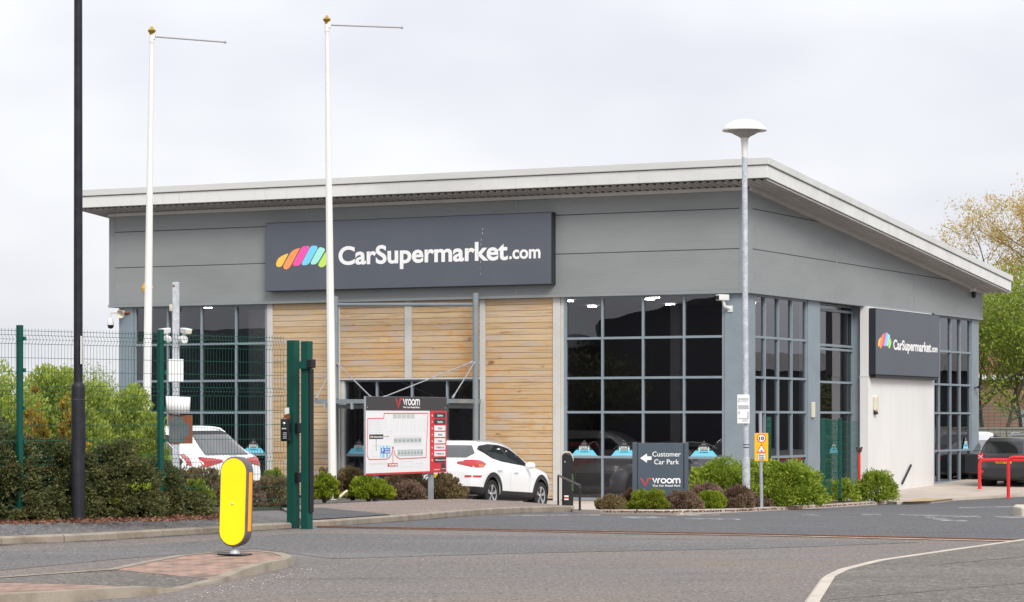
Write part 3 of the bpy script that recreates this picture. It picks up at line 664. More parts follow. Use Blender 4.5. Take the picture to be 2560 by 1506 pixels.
cp = MB()                                               # blue grey columns
cp.box(-L+.28, sx(329), -.02, .3, ZB, ZC-.002); cp.box(sx(1783), -.0, -.02, .3, ZB, ZC-.002); cp.box(-.3, .0, .301, rg[0]-.01, ZB, ZC-.002)
cp.box(-.25, .02, rg[4]+.01, rd[0]-.01, ZB, ZC-.002); cp.box(-.25, .015, rd[2]+.02, sy(2119), ZB, ZC-.002); cp.box(-.25, .02, re[3]+.01, W-.18, ZB, ZC-.002)
cp.box(-L+.28, -L+.4, .3, W-.2, Z0, ZC-.002)
each(cp, 'column', M['frame'], B)
pl = MB(); pl.box(sx(330), sx(657), .01, .3, Z0-.3, ZB); pl.box(sx(1380), 0, .01, .3, Z0-.3, ZB); pl.box(-.3, -.01, .301, W-.18, Z0-.3, ZB); pl.box(-.3,.03,sy(2296),W-.17,Z0-.3,ZB+.115)
each(pl, 'plinth', M['brickwall'], B)
# timber boarding: separate boards inside each panel
def boards(mb, x0, x1, z0, z1, y, h=.168):
    z = z1
    while z > z0 + .02:
        zb = max(z0, z-h); mb.box(x0, x1, y, y+.03, zb+.011, z); z -= h
tp = []
zt0 = ZC - .01
for x0, x1, z0 in ((sx(671), sx(829), Z0+.1), (sx(1194), sx(1360), Z0+.12)):
    mb = MB(); boards(mb, x0, x1, z0, zt0, .02); mb.build('timber_panel', M['timber'], B)
for x0, x1 in ((sx(836), sx(995)), (sx(1013), sx(1180))):
    mb = MB(); boards(mb, x0, x1, ent_top+.02, zt0, .02); mb.build('timber_panel', M['timber_orange'], B)
bk = MB(); bk.box(sx(657), sx(836), .052, .12, Z0, ZC); bk.box(sx(1178), sx(1388), .052, .12, Z0, ZC); bk.box(sx(836), sx(1178), .052, .11, ent_top, ZC)
each(bk, 'backing_board', M['sign_side'], B)
ws = MB()
for a, b, z0_, z1_ in ((657.5,670.5,Z0,ZC), (829.5,836,Z0,ZC), (995.5,1012.5,ent_top+.03,ZC), (1180.5,1193.5,Z0,ZC), (1360.5,1378,Z0,ZC)):
    ws.box(sx(a), sx(b), -.012, .05, z0_, z1_-.003)
ws.box(sx(836.2), sx(1180.3), -.01, .05, ent_top-.02, ent_top+.028)
ws.box(sx(1378.3), sx(1387.6), .03, .1, Z0, ZC-.003); ws.box(sx(836.3), sx(844.5), .05, .12, Z0, ent_top-.03)
each(ws, 'white_strip', M['white_trim'], B, bevel=.004)

# raised parking strip along the left glazing
on_ground('car_park', [bl(-L-6,-9), bl(-11.2,-9), bl(-11.2,-.03), bl(-L-6,-.03)], .03, M['path'], .1)
# plain white annex on the right hand wall
AX = .27; ay0, ay1 = fy(2171, AX), fy(2335, AX); az = 2.74
an = MB(); an.box(.0, AX, ay0, ay1, Z0-.05, az); an.box(.0, AX-.012, ay0+.01, ay1-.01, az, ZC-.003)
anx = an.build('annex_wall', M['annex'], B, bevel=.006)
aj = MB(); aj.box(-.02, AX+.004, ay0-.004, ay1+.004, az-.03, az+.012)
for k in range(1, 6): y = ay0 + (ay1-ay0)*k/6; aj.box(AX-.01, AX+.001, y, y+.005, Z0, az-.03)
aj.build('annex_trim', M['white_trim'], anx)
stp = MB(); y = fy(2274, AX); 
stp.bar((AX+.05, y-.9, -.55), (AX+.05, y, .02), .05, .05); stp.build('door_stay', M['cartrim'], anx)

# inside
for i in range(3):
    for y in (3.4, 7.0):
        x = -1.7 - i*2.6 - (.9 if y > 5 else 0); mb = MB(); mb.box(x-.11, x+.11, y-.10, y+.10, ZC+.05, ZC+.08); mb.build('ceiling_lamp_or_fill', M['light'], B)  # extra lamps added to brighten the cars inside
for i in range(3):
    x = -L+4.5+i*2.2; mb = MB(); mb.box(x-.16, x+.16, 4.0, 4.32, ZC+.05, ZC+.08); mb.build('ceiling_lamp_or_fill', M['light'], B)  # added too, to brighten the room behind the left glazing
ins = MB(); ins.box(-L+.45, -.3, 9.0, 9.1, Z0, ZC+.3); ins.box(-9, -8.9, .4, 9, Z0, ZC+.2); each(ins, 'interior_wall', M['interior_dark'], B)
inw = MB(); inw.box(-L+3, -L+3.2, 3, 9, Z0, ZC); inw.box(-4.6,-4.3,5.6,5.9,Z0,ZC); inw.box(-L+5.5,-L+5.8,2,2.3,Z0,ZC); each(inw, 'interior_wall', M['interior'], B)
inf = MB(); inf.box(-L+.4, -.3, .35, 21, Z0-.1, Z0+.02); inf.build('interior_floor', M['interior_floor'], B)
inc = MB(); inc.box(-L+.3, -.3, .31, W-.3, ZC+.10, ZC+.2); inc.build('interior_ceiling', M['interior'], B)
for k, (u, v, dx) in enumerate([(1427,769,0),(1540,755,0),(1636,762,0),(1767,750,0),(633,785,0),(518,775,0)]):
    y = 1.2 + .7*(k % 3); x = fx(u, y); zc_ = ZC + .06
    mb = MB(); mb.box(x-.12, x+.12, y-.1, y+.1, zc_, zc_+.03); mb.build('ceiling_lamp_or_fill', M['light'], B)

# steel entrance canopy
cn = MB(); px0, px1 = sx(826, -.45), sx(1170, -.45); zp = fz(733, px1, -.45)
for px in (px0, px1): cn.tube([(px,-.45,Z0),(px,-.45,zp)], .085, 14)
each(cn, 'canopy_post', M['steel_dark'], B, auto=40)
cb = MB(); cb.tube([(px0,-.45,fz(762,px0,-.45)),(px1,-.45,fz(762,px1,-.45))], .055, 10); cb.build('canopy_beam', M['steel_dark'], B, smooth=True)
zf = fz(1003, sx(1100,-2), -2); YF = -1.85
cx0, cx1 = fx(790, YF), fx(1131, YF)
cf = MB()
for a, b in (((cx0,YF,zf),(cx1,YF,zf)), ((cx0,YF,zf),(px0+.05,-.1,zf)), ((cx1,YF,zf),(px1-.05,-.1,zf)), ((px0,-.45,zf-.14),(px1,-.45,zf-.14)), (((cx0+cx1)/2,YF,zf),((cx0+cx1)/2,0,zf))):
    cf.bar(a, b, .07, .12)
cf.build('canopy_frame', M['steel_dark'], B)
cg = MB(); cg.add([(cx0,YF,zf+.075),(cx1,YF,zf+.075),(px1,-.1,zf+.075),(px0,-.1,zf+.075)], [(0,1,2,3)]); cg.build('canopy_glass', M['glass'], B)
ct = MB(); za = fz(902, px1, -.45)
for a, b in (((px1,-.45,za),(cx1,YF,zf+.08)), ((px1,-.45,za),((cx0+cx1)/2-.1,YF,zf+.08)), ((px0,-.45,za),((cx0+cx1)/2-.35,YF,zf+.08)), ((px0,-.45,za),(cx0,YF,zf+.08))):
    ct = MB(); ct.tube([a, b], .018, 6); d = Vector(b)-Vector(a); d.normalize(); ct.tube([Vector(a)+d*.02, Vector(a)+d*.16], .032, 6); ct.tube([Vector(b)-d*.16, Vector(b)], .032, 6); ct.build('tie_rod', M['grey_post'], B)
ct = MB()
for x in (cx0+.3, (cx0+cx1)/2-1, (cx0+cx1)/2+1, cx1-.3): ct.box(x-.03, x+.03, YF-.05, YF+.02, zf-.22, zf-.05)
each(ct, 'hanger', M['grey_post'], B)

# ------------------------------------------------------------------ signs on the showroom
def rounded(poly, r, n=5):
    """round the corners of a 2-D outline"""
    out = []; k = len(poly)
    for i in range(k):
        p0, p, p1 = Vector(poly[i-1]), Vector(poly[i]), Vector(poly[(i+1)%k])
        d0, d1 = p0-p, p1-p; q = min(r, .48*d0.length, .48*d1.length)
        a, b = p+d0.normalized()*q, p+d1.normalized()*q
        for t in range(n+1):
            s = t/n; out.append(tuple((1-s)**2*a + 2*s*(1-s)*p + s*s*b))
    return out
LOGO = [('c_yellow', [(500,590),(385,640),(300,700),(262,790),(255,870),(290,905),(365,905),(415,820),(515,605)]),
        ('c_orange', [(755,470),(650,500),(570,560),(520,660),(405,890),(425,965),(500,970),(560,900),(755,490)]),
        ('c_pink', [(955,425),(825,435),(775,490),(610,840),(630,890),(740,890),(790,830),(960,470)]),
        ('c_blue', [(1015,425),(1110,430),(1135,480),(960,835),(910,880),(820,884),(795,840),(970,470)]),
        ('c_mint', [(1190,460),(1285,510),(1280,560),(1140,820),(1085,870),(1000,872),(985,830),(1140,500)]),
        ('c_lime', [(1305,570),(1395,700),(1400,760),(1320,860),(1270,930),(1190,950),(1145,890),(1160,840)])]
def stripes(sign, x0, x1, z0, z1, y):
    mb = MB(); mats = []
    for k, (mk, poly) in enumerate(LOGO):
        q = [(x0 + (px-255)/(1400-255)*(x1-x0), z1 - (py-425)/(970-425)*(z1-z0)) for px, py in poly]
        mb.prism(rounded(q, (x1-x0)*.035), y-.006, y-.001, k); mats.append(M[mk])
    return mb.build('logo', mats, sign)
FY = -.39
xa, xb = fx(664, FY), fx(1379, FY)
sroot = empty('shop_sign', bl(xa, FY), BA); tag(sroot, 'long slate grey sign with CarSupermarket.com lettering on the front cladding', 'sign')
w = xb - xa
sb = MB(); sb.box(0, w, 0, .27, 5.20, 7.21, 0); sb.build('sign_box', M['sign_side'], sroot, bevel=.01)
sf = MB(); sf.box(.012, w-.012, -.004, .03, 5.22, 7.19); sf.build('sign_face', M['sign_dark'], sroot)
su = lambda u: fx(u, FY) - xa
lettering('CarSupermarket', su(846.7), su(1270), 5.93, .50, -.004, M['white'], sroot, bold=.027)
lettering('.com', su(1273), su(1351.5), 5.945, .355, -.004, M['white'], sroot, bold=.025)
stripes(sroot, su(690.4), su(826.5), 5.83, 6.50, -.004)
rs_ = random.Random(3); sk = MB()
for k in range(9):
    z = 5.55 + k*.155 + rs_.uniform(-.04,.04); x = su(1203 + (k-4)*.55) + rs_.uniform(-.02,.02); hh_ = rs_.uniform(.015,.075); sk.box(x, x+rs_.uniform(.006,.014), -.0065, -.0045, z, z+hh_)
sk.build('bird_streak', M['line_grey'], sroot)
SXR = .48
ya, yb = fy(2189, SXR), fy(2348.5, SXR)
s2 = empty('shop_sign', bl(SXR, ya), BA + R(90)); tag(s2, 'slate grey sign with rainbow stripes above the white annex wall', 'sign')
w2 = yb - ya; zb2, zt2 = fz(941, SXR, (ya+yb)/2), fz(780, SXR, (ya+yb)/2)
m2 = MB(); m2.box(0, w2, .0, SXR-AX-.002, zb2, zt2); m2.build('sign_box', M['sign_side'], s2, bevel=.01)
m2 = MB(); m2.box(.012, w2-.012, -.004, .02, zb2+.02, zt2-.02); m2.build('sign_face', M['sign_dark'], s2)
m2 = MB(); m2.box(.05, w2-.05, .02, SXR-AX-.01, zb2-.09, zb2-.01); m2.box(w2-.3, w2-.2, .1, .16, zt2, zt2+.06); m2.build('bracket', M['black'], s2)  # black strip below the sign stands in for its shadow gap
q2 = lambda u: fy(u, SXR) - ya
hh = zt2 - zb2
lettering('CarSupermarket', q2(2232.5), q2(2327), zb2+.40*hh, .145*hh, -.004, M['white'], s2, bold=.03)
lettering('.com', q2(2328), q2(2343), zb2+.405*hh, .10*hh, -.004, M['white'], s2, bold=.03)
stripes(s2, q2(2194.5), q2(2227.5), zb2+.395*hh, zb2+.645*hh, -.004)

# ------------------------------------------------------------------ things fixed to the showroom
def on_front(name, u, v, y=0.0): x = fx(u, y); return empty(name, bl(x, y, fz(v, x, y)), BA)
def on_right(name, u, v, x=0.0): y = fy(u, x); return empty(name, bl(x, y, fz(v, x, y)), BA + R(90))
a = on_front('alarm_box', 369, 720, CY); tag(a, 'orange hexagonal alarm box behind the flagpole nearest the fence', 'alarm')
mb = MB(); hx = [(.20*math.cos(R(60*k)), .20*math.sin(R(60*k))) for k in range(6)]; mb.prism(hx, -.02, 0)
mb.add([(x,-.02,z) for x, z in hx] + [(0,-.09,0)], [(k,(k+1)%6,6) for k in range(6)]); mb.build('cover', M['amber'], a)
a = on_right('alarm_box', 2186, 1010, AX); tag(a, 'small cream alarm box on the white annex wall', 'alarm')
mb = MB(); mb.prism([(-.14,-.2),(.10,-.25),(.16,-.16),(.16,.2),(.1,.25),(-.14,.22)], -.1, 0); mb.build('cover', M['cream'], a, bevel=.03)
mb = MB(); mb.box(-.1,.12,-.08,0,-.32,-.25); mb.build('base', M['black'], a)
a = on_right('fire_bell', 2030, 1025, .02); tag(a, 'narrow pale yellow box on the frame beside the recessed door', 'box')
mb = MB(); mb.box(-.10,.10,-.07,0,-.22,.22); mb.build('cover', M['cream'], a, bevel=.015)
def cctv(name, root, mats, yaw=0):
    mt = Matrix.Rotation(yaw, 4, 'Z')
    mb = MB(); mb.box(-.09,.09,-.44,-.10,.05,.21,0,mt); mb.build('housing', mats[0], root, bevel=.02)
    mb = MB(); mb.box(-.07,.07,-.447,-.43,.065,.18,0,mt); mb.build('lens', mats[1], root)
    mb = MB(); mb.tube([mt@Vector((0,-.25,.06)), mt@Vector((0,-.2,-.10)), mt@Vector((0,-.02,-.16))], .045, 8); mb.box(-.07,.07,-.03,0,-.25,-.08); mb.build('bracket', mats[0], root)
a = on_front('security_camera', 1826, 757, -.02); tag(a, 'white security camera on the corner column under the cladding', 'camera'); cctv('', a, (M['offwhite'], M['black']), R(-30))
a = on_right('security_camera', 2426, 731, CX); tag(a, 'small dome camera high on the far end of the side cladding', 'camera')
mb = MB(); mb.box(-.1,.1,-.16,0,.02,.12); mb.build('bracket', M['offwhite'], a); mb = MB(); mb.lathe([(.07,.02),(.08,-.05),(.08,-.12),(.05,-.19),(.01,-.21)], 14, 0, Matrix.Translation((0,-.12,0))); mb.build('dome', M['black'], a, smooth=True)
a = on_right('security_camera', 2436, 970, .02); tag(a, 'small black bullet camera on the end column of the side wall', 'camera')
mb = MB(); mb.tube([(0,0,0),(.05,-.1,.02)], .03, 8); mb.build('bracket', M['black'], a); mb = MB(); mb.tube([(.0,-.16,.03),(.22,-.16,-.03)], .055, 12); mb.build('housing', M['black'], a)
a = on_front('dome_camera', 279, 782, -.05); tag(a, 'white dome camera hanging from an arm at the left end of the showroom', 'camera')
mb = MB(); mb.tube([(.36,0,.0),(.02,-.05,.0),(0,-.05,-.03),(0,-.05,-.2)], .03, 8); mb.build('arm', M['offwhite'], a)
mb = MB(); mb.lathe([(.03,-.14),(.06,-.16),(.09,-.22),(.10,-.32),(.098,-.36)], 18, 0, Matrix.Translation((0,-.05,-.02))); mb.build('housing', M['offwhite'], a, smooth=True)
mb = MB(); mb.lathe([(.098,-.36),(.095,-.40),(.07,-.45),(.01,-.475)], 18, 0, Matrix.Translation((0,-.05,-.02))); mb.build('dome', M['black'], a, smooth=True)
a = on_front('horn_speaker', 309, 783, -.05); tag(a, 'cream horn speaker on a rusty bracket at the left end of the showroom', 'speaker')
mt = Matrix.Translation((.02,-.10,0)) @ Matrix.Rotation(R(108), 4, 'X') @ Matrix.Rotation(R(8),4,'Y')
mb = MB(); mb.lathe([(.045,-.2),(.05,-.04),(.08,.05),(.13,.13),(.125,.135),(.06,.03),(.03,.0)], 18, 0, mt); mb.build('horn', M['cream'], a, smooth=True)
mb = MB(); mb.box(-.14,-.02,-.1,.0,-.09,.09); mb.tube([(0,0,.0),(.22,0,.0)], .03, 8); mb.build('bracket', M['rust'], a)
def light_pir(u, v):
    a = on_front('sensor_box', u, v, -.13); tag(a, 'small cream box on the cladding edge beside the galvanised camera post', 'sensor'); mb = MB(); mb.box(-.05,.05,-.08,0,-.1,.1); mb.box(-.03,.03,-.1,-.08,-.06,.06); mb.build('cover', M['cream'], a, bevel=.01)
light_pir(430, 770)
# triangular notices inside the glass
def triangle_notice(pos, rot, label, w=.80):
    r_ = empty('window_notice', pos, rot); tag(r_, label, 'notice', 'triangular notices in the windows'); h = .44; z1 = h*.36
    xz = lambda z: (w/2)*(1-z/h)
    mb = MB(); mb.prism([(-xz(z1), z1), (xz(z1), z1), (0, h)], -.006, 0); mb.build('top_panel', M['charcoal'], r_)
    mb = MB(); mb.prism([(-w/2,0),(w/2,0),(xz(z1),z1),(-xz(z1),z1)], -.006, 0); mb.build('lower_panel', M['aqua'], r_)
    lettering('SOCIAL', -.10, .10, z1+.058, .048, -.006, M['white'], r_, bold=.03); lettering('DISTANCING', -.10, .10, z1+.018, .027, -.006, M['white'], r_, bold=.02)
    lettering('2 METRES', -.06, .06, z1-.055, .022, -.006, M['charcoal'], r_)
    for s_ in (-1, 1):
        mb = MB(); mb.prism([(s_*.06,z1-.045),(s_*.09,z1-.045),(s_*.09,z1-.03),(s_*.13,z1-.045),(s_*.09,z1-.06),(s_*.09,z1-.05),(s_*.06,z1-.05)], -.012, -.007)
        mb.build('arrow', M['charcoal'], r_)
    for s_ in (-1, 1):
        mb = MB(); x = s_*.135; mb.prism(rounded([(x-.020,z1-.01),(x+.020,z1-.01),(x+.024,z1+.075),(x-.024,z1+.075)], .01), -.012, -.007); mb.prism([(x+.014*math.cos(t*.7), z1+.093+.014*math.sin(t*.7)) for t in range(9)], -.012, -.007)
        mb.build('figure', M['mint'], r_)
    lettering('We have social distancing measures in place', -.26, .26, .03, .022, -.006, M['white'], r_)
    lettering('please keep', -.05, .05, h*.74, .014, -.006, M['white'], r_)
zn = T[3] + .033
for u, lab in ((1461,'triangular social distancing notice in the window beside the charging post'), (1561,'triangular social distancing notice half hidden by the left edge of the Customer Car Park sign'), (1760,'triangular social distancing notice between the Customer Car Park sign and the corner column'),
               (898,'triangular social distancing notice in the entrance glazing left of the map board'), (634,'triangular social distancing notice behind the white estate car by the fence')):
    yy_ = .035 if u != 898 else .16
    triangle_notice(bl(fx(u, yy_), yy_, zn), BA, lab)
triangle_notice(bl(-.28, fy(2084,-.28), zn), BA + R(90), 'triangular social distancing notice behind the short green fence by the side door')
triangle_notice(bl(-.03, fy(2414,-.03), zn), BA + R(90), 'triangular social distancing notice at the far end of the side wall glazing', .6)

# ------------------------------------------------------------------ posts, poles, fences, gate
def at(name, u, v, dz=0.0, rz_=0.0, Y=None):
    p = P(u, v, Y) if Y else G(u, v, dz); return empty(name, p, rz_), 6500/p.y
# black lamp column by the hedge
a, k = at('lamp_column', 195.5, 1305, .18); tag(a, 'tall black lamp column on the footway in front of the dark hedge', 'lamp post')
mb = MB(); h1 = (1305-962)/k; mb.lathe([(.092,0),(.090,.05),(.0865,.1),(.0855,h1-.04),(.083,h1-.012),(.075,h1+.005),(.0575,h1+.03)], 28); mb.build('base_section', M['blackpaint'], a, auto=50)
mb = MB(); mb.lathe([(.0575,h1+.02),(.056,3.5),(.05,8.0)], 24); mb.build('shaft', M['blackpaint'], a, smooth=True)
mb = MB(); mb.tube([(0,0,7.9),(0,-.1,8.1),(0,-.6,8.2)], .03, 8); mb.box(-.12,.12,-1.2,-.55,8.12,8.26); mb.build('lantern', M['blackpaint'], a)
mb = MB(); mb.box(.045,.056,-.10,.06,(1305-911)/k,(1305-841)/k); mb.build('notice_plate', M['offwhite'], a)
mb = MB(); mb.lathe([(.0865,(1305-1000)/k),(.0872,(1305-999)/k),(.0865,(1305-998)/k)], 28); mb.build('tape_mark', M['soil'], a)
mb = MB(); mb.box(.07,.0905,-.03,.03,.9,h1-.35); mb.build('access_door', M['black'], a)

def flagpole(u0, v0, Y, u1, v1, arm, label, tip):
    a = empty('flagpole', P(u0, v0, Y)); tag(a, label, 'flagpole', 'white flagpoles'); k = 6500/Y
    X = lambda u, v, dy=0: P(u, v, Y+dy) - a.location
    top = X(u1, v1); mb = MB()
    mb.tube([(0,0,0), top*.35, top*.7, top*.985], [.092,.085,.066,.042], 10); mb.tube([top*.975, top*.99], .052, 10); mb.build('pole', M['pole_white'], a, auto=30)
    mb = MB(); mb.lathe([(.02,-.09),(.05,-.075),(.05,-.05),(.085,0),(.085,.015),(.03,.07),(.012,.10),(.004,.13)], 16, 0, Matrix.Translation(top)); mb.build('finial', M['gold'], a, auto=35)
    mb = MB(); p, q = X(*arm[0]), X(*arm[1]); mb.tube([p, q], .016, 8); mb.tube([q-Vector((.03,0,0)), q+Vector((.015,0,0))], .026, 8); mb.build('banner_arm', M['grey_arm'], a)
    mb = MB(); mb.box(p.x-.05,p.x+.03,p.y-.04,p.y+.04,p.z-.06,p.z+.06); mb.build('arm_clamp', M['pole_white'], a)
    return a
fp = flagpole(364, 1262, 54, 379.5, 78, ((384,92),(564,106)), 'white flagpole rising from the bright green shrubs behind the mesh fence', None)
fp = flagpole(832, 1250, 55.5, 817, 50, ((824,63),(1006,69.5)), 'white flagpole with a bent cream duct at its foot, beside the map board', None)
d = empty('cable_duct', P(845,1249,55.3)); tag(d, 'bent cream cable duct lying at the foot of the flagpole', 'pipe')
mb = MB(); mb.tube([(-.25,-.05,.05),(-.08,-.08,.03),(.05,-.06,.06),(.15,-.02,.15),(.19,.0,.18)], .028, 8); mb.tube([(.19,.0,.185),(.13,.05,.12),(.05,.08,.02)], .026, 8); mb.build('duct', M['hose'], d, smooth=True)

def wire_panel(name, p0, p1, zlow, ztop, folds, parent, m, barb=.03, step=.05, r=.0026, hz=.2):
    p0, p1 = Vector(p0), Vector(p1); d = (p1-p0); Ln = d.length; d.normalize(); nn = Vector((d.y,-d.x,0)); mb = MB()
    prof = [(zlow, 0)]
    for f in folds: prof += [(f-.055, 0), (f, .042), (f+.055, 0)]
    prof.append((ztop+barb, 0)); n = int(Ln/step)
    for i in range(n+1):
        b = p0 + d*(i*Ln/n); pts = [b + nn*o_ + Vector((0,0,z)) for z, o_ in prof]
        vs_ = []
        for p in pts: vs_ += [p + d*r, p - d*r*.5 + nn*r*.87, p - d*r*.5 - nn*r*.87]
        mb.add(vs_, [(j*3+t, j*3+(t+1)%3, j*3+3+(t+1)%3, j*3+3+t) for j in range(len(pts)-1) for t in range(3)])
    lv = []; z = zlow + .02
    fz_ = [q for f in folds for q in (f-.055, f+.055)]
    lv = list(fz_); segs = sorted([zlow-.05] + fz_ + [ztop+.15])
    for f0, f1 in zip([zlow] + [f+.055 for f in folds], [f-.055 for f in folds] + [ztop]):
        kN = max(1, round((f1-f0)/hz)); lv += [f0 + (f1-f0)*q/kN for q in range(1, kN)]
    lv += [ztop, zlow+.03]
    for z in lv: mb.bar(p0 + Vector((0,0,z)), p1 + Vector((0,0,z)), r*2.2, r*2.2)
    for f in folds:
        mb.bar(p0 + nn*.042 + Vector((0,0,f)), p1 + nn*.042 + Vector((0,0,f)), r*1.6, r*1.6)
    return mb.build(name, m, parent)
fA = Vector((-6.21, 32.8, 0)); fd = Vector((.708,.706,0)).normalized()
fence = empty('mesh_fence', fA); tag(fence, 'green wire mesh fence running through the dark hedge to the gate post', 'fence')
for i, t in enumerate((-2.21, 0, 2.21)):
    e = 2.21 if i < 2 else 4.34-2.21
    wire_panel('mesh_panel', fd*(t+.03), fd*(t+e-.02), .22, 2.60, (.33,.96,1.85,2.49), fence, M['greenfence'])
for t in (0, 2.21):
    mb = MB(); mt = Matrix.Translation(fd*t) @ Matrix.Rotation(R(45),4,'Z'); mb.box(-.034,.034,-.034,.034,0,2.67,0,mt); p_ = mb.build('fence_post', M['greenpaint'], fence, bevel=.006)
    mb = MB()
    for z in (.35,.75,1.2,1.62,2.1,2.5): mb.box(.03,.062,-.052,-.028,z-.025,z+.025,0,mt)
    each(mb, 'clip', M['greenfence'], p_)
# gate posts at the end of the fence
a, k = at('gate_post', 733.5, 1312, .0); a.location = (-547*35.9/6500, 35.9, 0); tag(a, 'dark green gate post carrying a keypad intercom at the end of the mesh fence', 'gate post')
mt = Matrix.Rotation(R(-34),4,'Z')
mb = MB(); mb.box(-.066,.066,-.064,.064,-.1,2.57,0,mt); mb.build('post', M['greenpaint'], a, bevel=.008)
mb = MB()
for z in (1.36, .68): mb.box(.055,.13,-.05,.03,z-.07,z+.07,0,mt)
each(mb, 'hinge', M['black'], a, bevel=.008)
ic = empty('intercom', a.location + mt @ Vector((-.005,-.068,1.33)), R(-34)); tag(ic, 'black keypad intercom with silver speaker dome on the green gate post', 'intercom')
ic.location += Vector((-.035,0,0))
mb = MB(); mb.box(-.075,.075,-.055,0,-.155,.155); mb.build('case', M['black'], ic, bevel=.01)
mb = MB(); mb.box(-.06,.06,-.06,-.05,-.01,.14); mb.build('front_plate', M['cartrim'], ic, bevel=.006)
mb = MB(); mb.lathe([(.026,0),(.024,.012),(.012,.022),(.001,.024)], 14, 0, Matrix.Translation((-.005,-.058,.09)) @ Matrix.Rotation(R(90),4,'X')); mb.build('speaker_dome', M['chrome'], ic, smooth=True)
mb = MB(); mb.box(-.045,.03,-.064,-.058,.015,.03); mb.build('name_strip', M['offwhite'], ic)
mb = MB()
for r_ in range(4):
    for c_ in range(3): mb.box(-.025+c_*.022,-.013+c_*.022,-.062,-.055,-.045-r_*.024,-.031-r_*.024)
mb.build('keypad', M['galv'], ic)
mb = MB(); mb.box(-.05,.05,-.008,0,.16,.215); mb.build('back_plate', M['rust'], ic)
mb = MB(); mb.box(-.035,.035,-.010,-.002,.225,.31); mb.build('notice', M['white'], ic)
a, k = at('folding_gate', 762, 1318, 0); a.location = (-513*35.6/6500, 35.6, -.01); tag(a, 'folded dark green gate leaf with a black safety edge beside the gate post', 'gate')
mb = MB(); mb.box(-.060,.060,-.060,.060,-.08,2.56,0,mt); mb.build('post', M['greenpaint'], a, bevel=.008)
mb = MB(); mb.box(.055,.085,-.04,.05,.22,2.18,0,mt); mb.build('safety_edge', M['black'], a, bevel=.006); mb = MB(); mb.box(.05,.058,-.045,-.02,.2,2.18,0,mt); mb.build('edge_rail', M['galv'], a)
mb = MB(); mb.box(-.09,.07,-.10,-.056,2.18,2.28,0,mt); mb.build('bracket', M['greenpaint'], a); mb = MB(); mb.box(.07,.16,-.10,.0,2.19,2.31,0,mt); mb.build('bracket_cap', M['black'], a, bevel=.01)

# traffic bollard on the island
a, k = at('traffic_bollard', 587, 1387, .085); a.rotation_euler = (0, R(1.6), R(-20)); tag(a, 'yellow pill shaped traffic bollard on the brick island', 'bollard')
def pill(w, z0, z1, n=14):
    r_ = w/2; return [(r_*math.cos(t*math.pi/n), z1-r_+r_*math.sin(t*math.pi/n)) for t in range(n+1)] + [(-r_*math.cos(t*math.pi/n), z0+r_-r_*math.sin(t*math.pi/n)) for t in range(n+1)]
b0, b1 = .085, 1.015
mb = MB(); mb.prism(pill(.315,b0,b1), -.075, .075); mb.build('body', M['grey_rubber'], a, bevel=.012)
mb = MB(); mb.prism(pill(.283,b0+.018,b1-.018), -.082, -.074); mb.build('face', M['yellow'], a)
mb = MB(); mb.prism(pill(.287,b0+.016,b1-.016), -.0795, -.07); mb.build('face_border', M['orange'], a)
mb = MB(); mb.box(.153,.163,-.035,.035,b0+.16,b1-.16); mb.build('side_reflector', M['orange'], a, bevel=.006)
mb = MB(); mb.lathe([(.012,0),(.012,.006),(.006,.013)], 12, 0, Matrix.Translation((0,-.081,.53)) @ Matrix.Rotation(R(90),4,'X')); mb.build('bolt', M['galv'], a)
mb = MB(); mb.lathe([(.055,.0),(.05,.03),(.03,.05),(.03,.075),(.05,.09)], 16); mb.build('spring_foot', M['galv'], a, smooth=True)
mb = MB(); mb.box(-.14,.14,-.13,.13,-.005,.012); mb.build('base_plate', M['black'], a, bevel=.006)

# galvanised camera post behind the fence
a = empty('camera_post', P(440, 1225, 40.0)); k = 6500/40; tag(a, 'square galvanised post behind the mesh fence with white cameras', 'post'); zz = lambda v: (1225-v)/k
mb = MB(); mb.box(-.05,.05,-.05,.05,-.5,zz(706)); mb.build('post', M['galv'], a, bevel=.006)
mb = MB(); mb.lathe([(.018,0),(.001,.002)], 12, 0, Matrix.Translation((-.03,-.051,zz(716))) @ Matrix.Rotation(R(90),4,'X')); mb.build('hole', M['rust'], a)
PO = a.location.copy()
def on_post(name, u, v, label, cat, dy=-.055): o_ = empty(name, P(u, v, 40.0) + Vector((0,dy,0))); tag(o_, label, cat); return o_
for s_, u, lab in ((-1, 418, 'white camera angled left on the galvanised post behind the fence'), (1, 462, 'white camera angled right on the galvanised post behind the fence')):
    c_ = on_post('security_camera', u, 838, lab, 'camera')
    mt2 = Matrix.Rotation(R(38*s_),4,'Z') @ Matrix.Rotation(R(8),4,'X')
    mb = MB(); mb.prism([(-.045,.0),(.045,.0),(.062,.085),(-.062,.085)], -.13, .05, 0, mt2 @ Matrix.Translation((0,0,.02))); mb.build('housing', M['offwhite'], c_, bevel=.012)
    mb = MB(); mb.box(-.038,.038,-.137,-.13,.035,.09,0,mt2); mb.build('lens', M['cream'], c_)
    mb = MB(); mb.tube([(-.035*s_,-.03,-.075),(.015*s_,-.10,-.075)], .062, 14); mb.tube([(0,0,-.06),(0,-.03,.03)], .025, 8); mb.build('mount', M['offwhite'], c_, auto=40)
c_ = on_post('blank_sign', 441, 927, 'blank white rectangular plate on the galvanised camera post', 'sign'); mb = MB(); mb.box(-.115,.115,-.01,0,-.17,.175); mb.build('plate', M['white'], c_, bevel=.004); mb = MB(); mb.box(-.06,.06,.0,.01,-.03,.03); mb.build('clip', M['galv'], c_)
c_ = on_post('curled_sign', 447, 1012, 'curled blank white plate on the galvanised post above the rusty plate', 'sign')
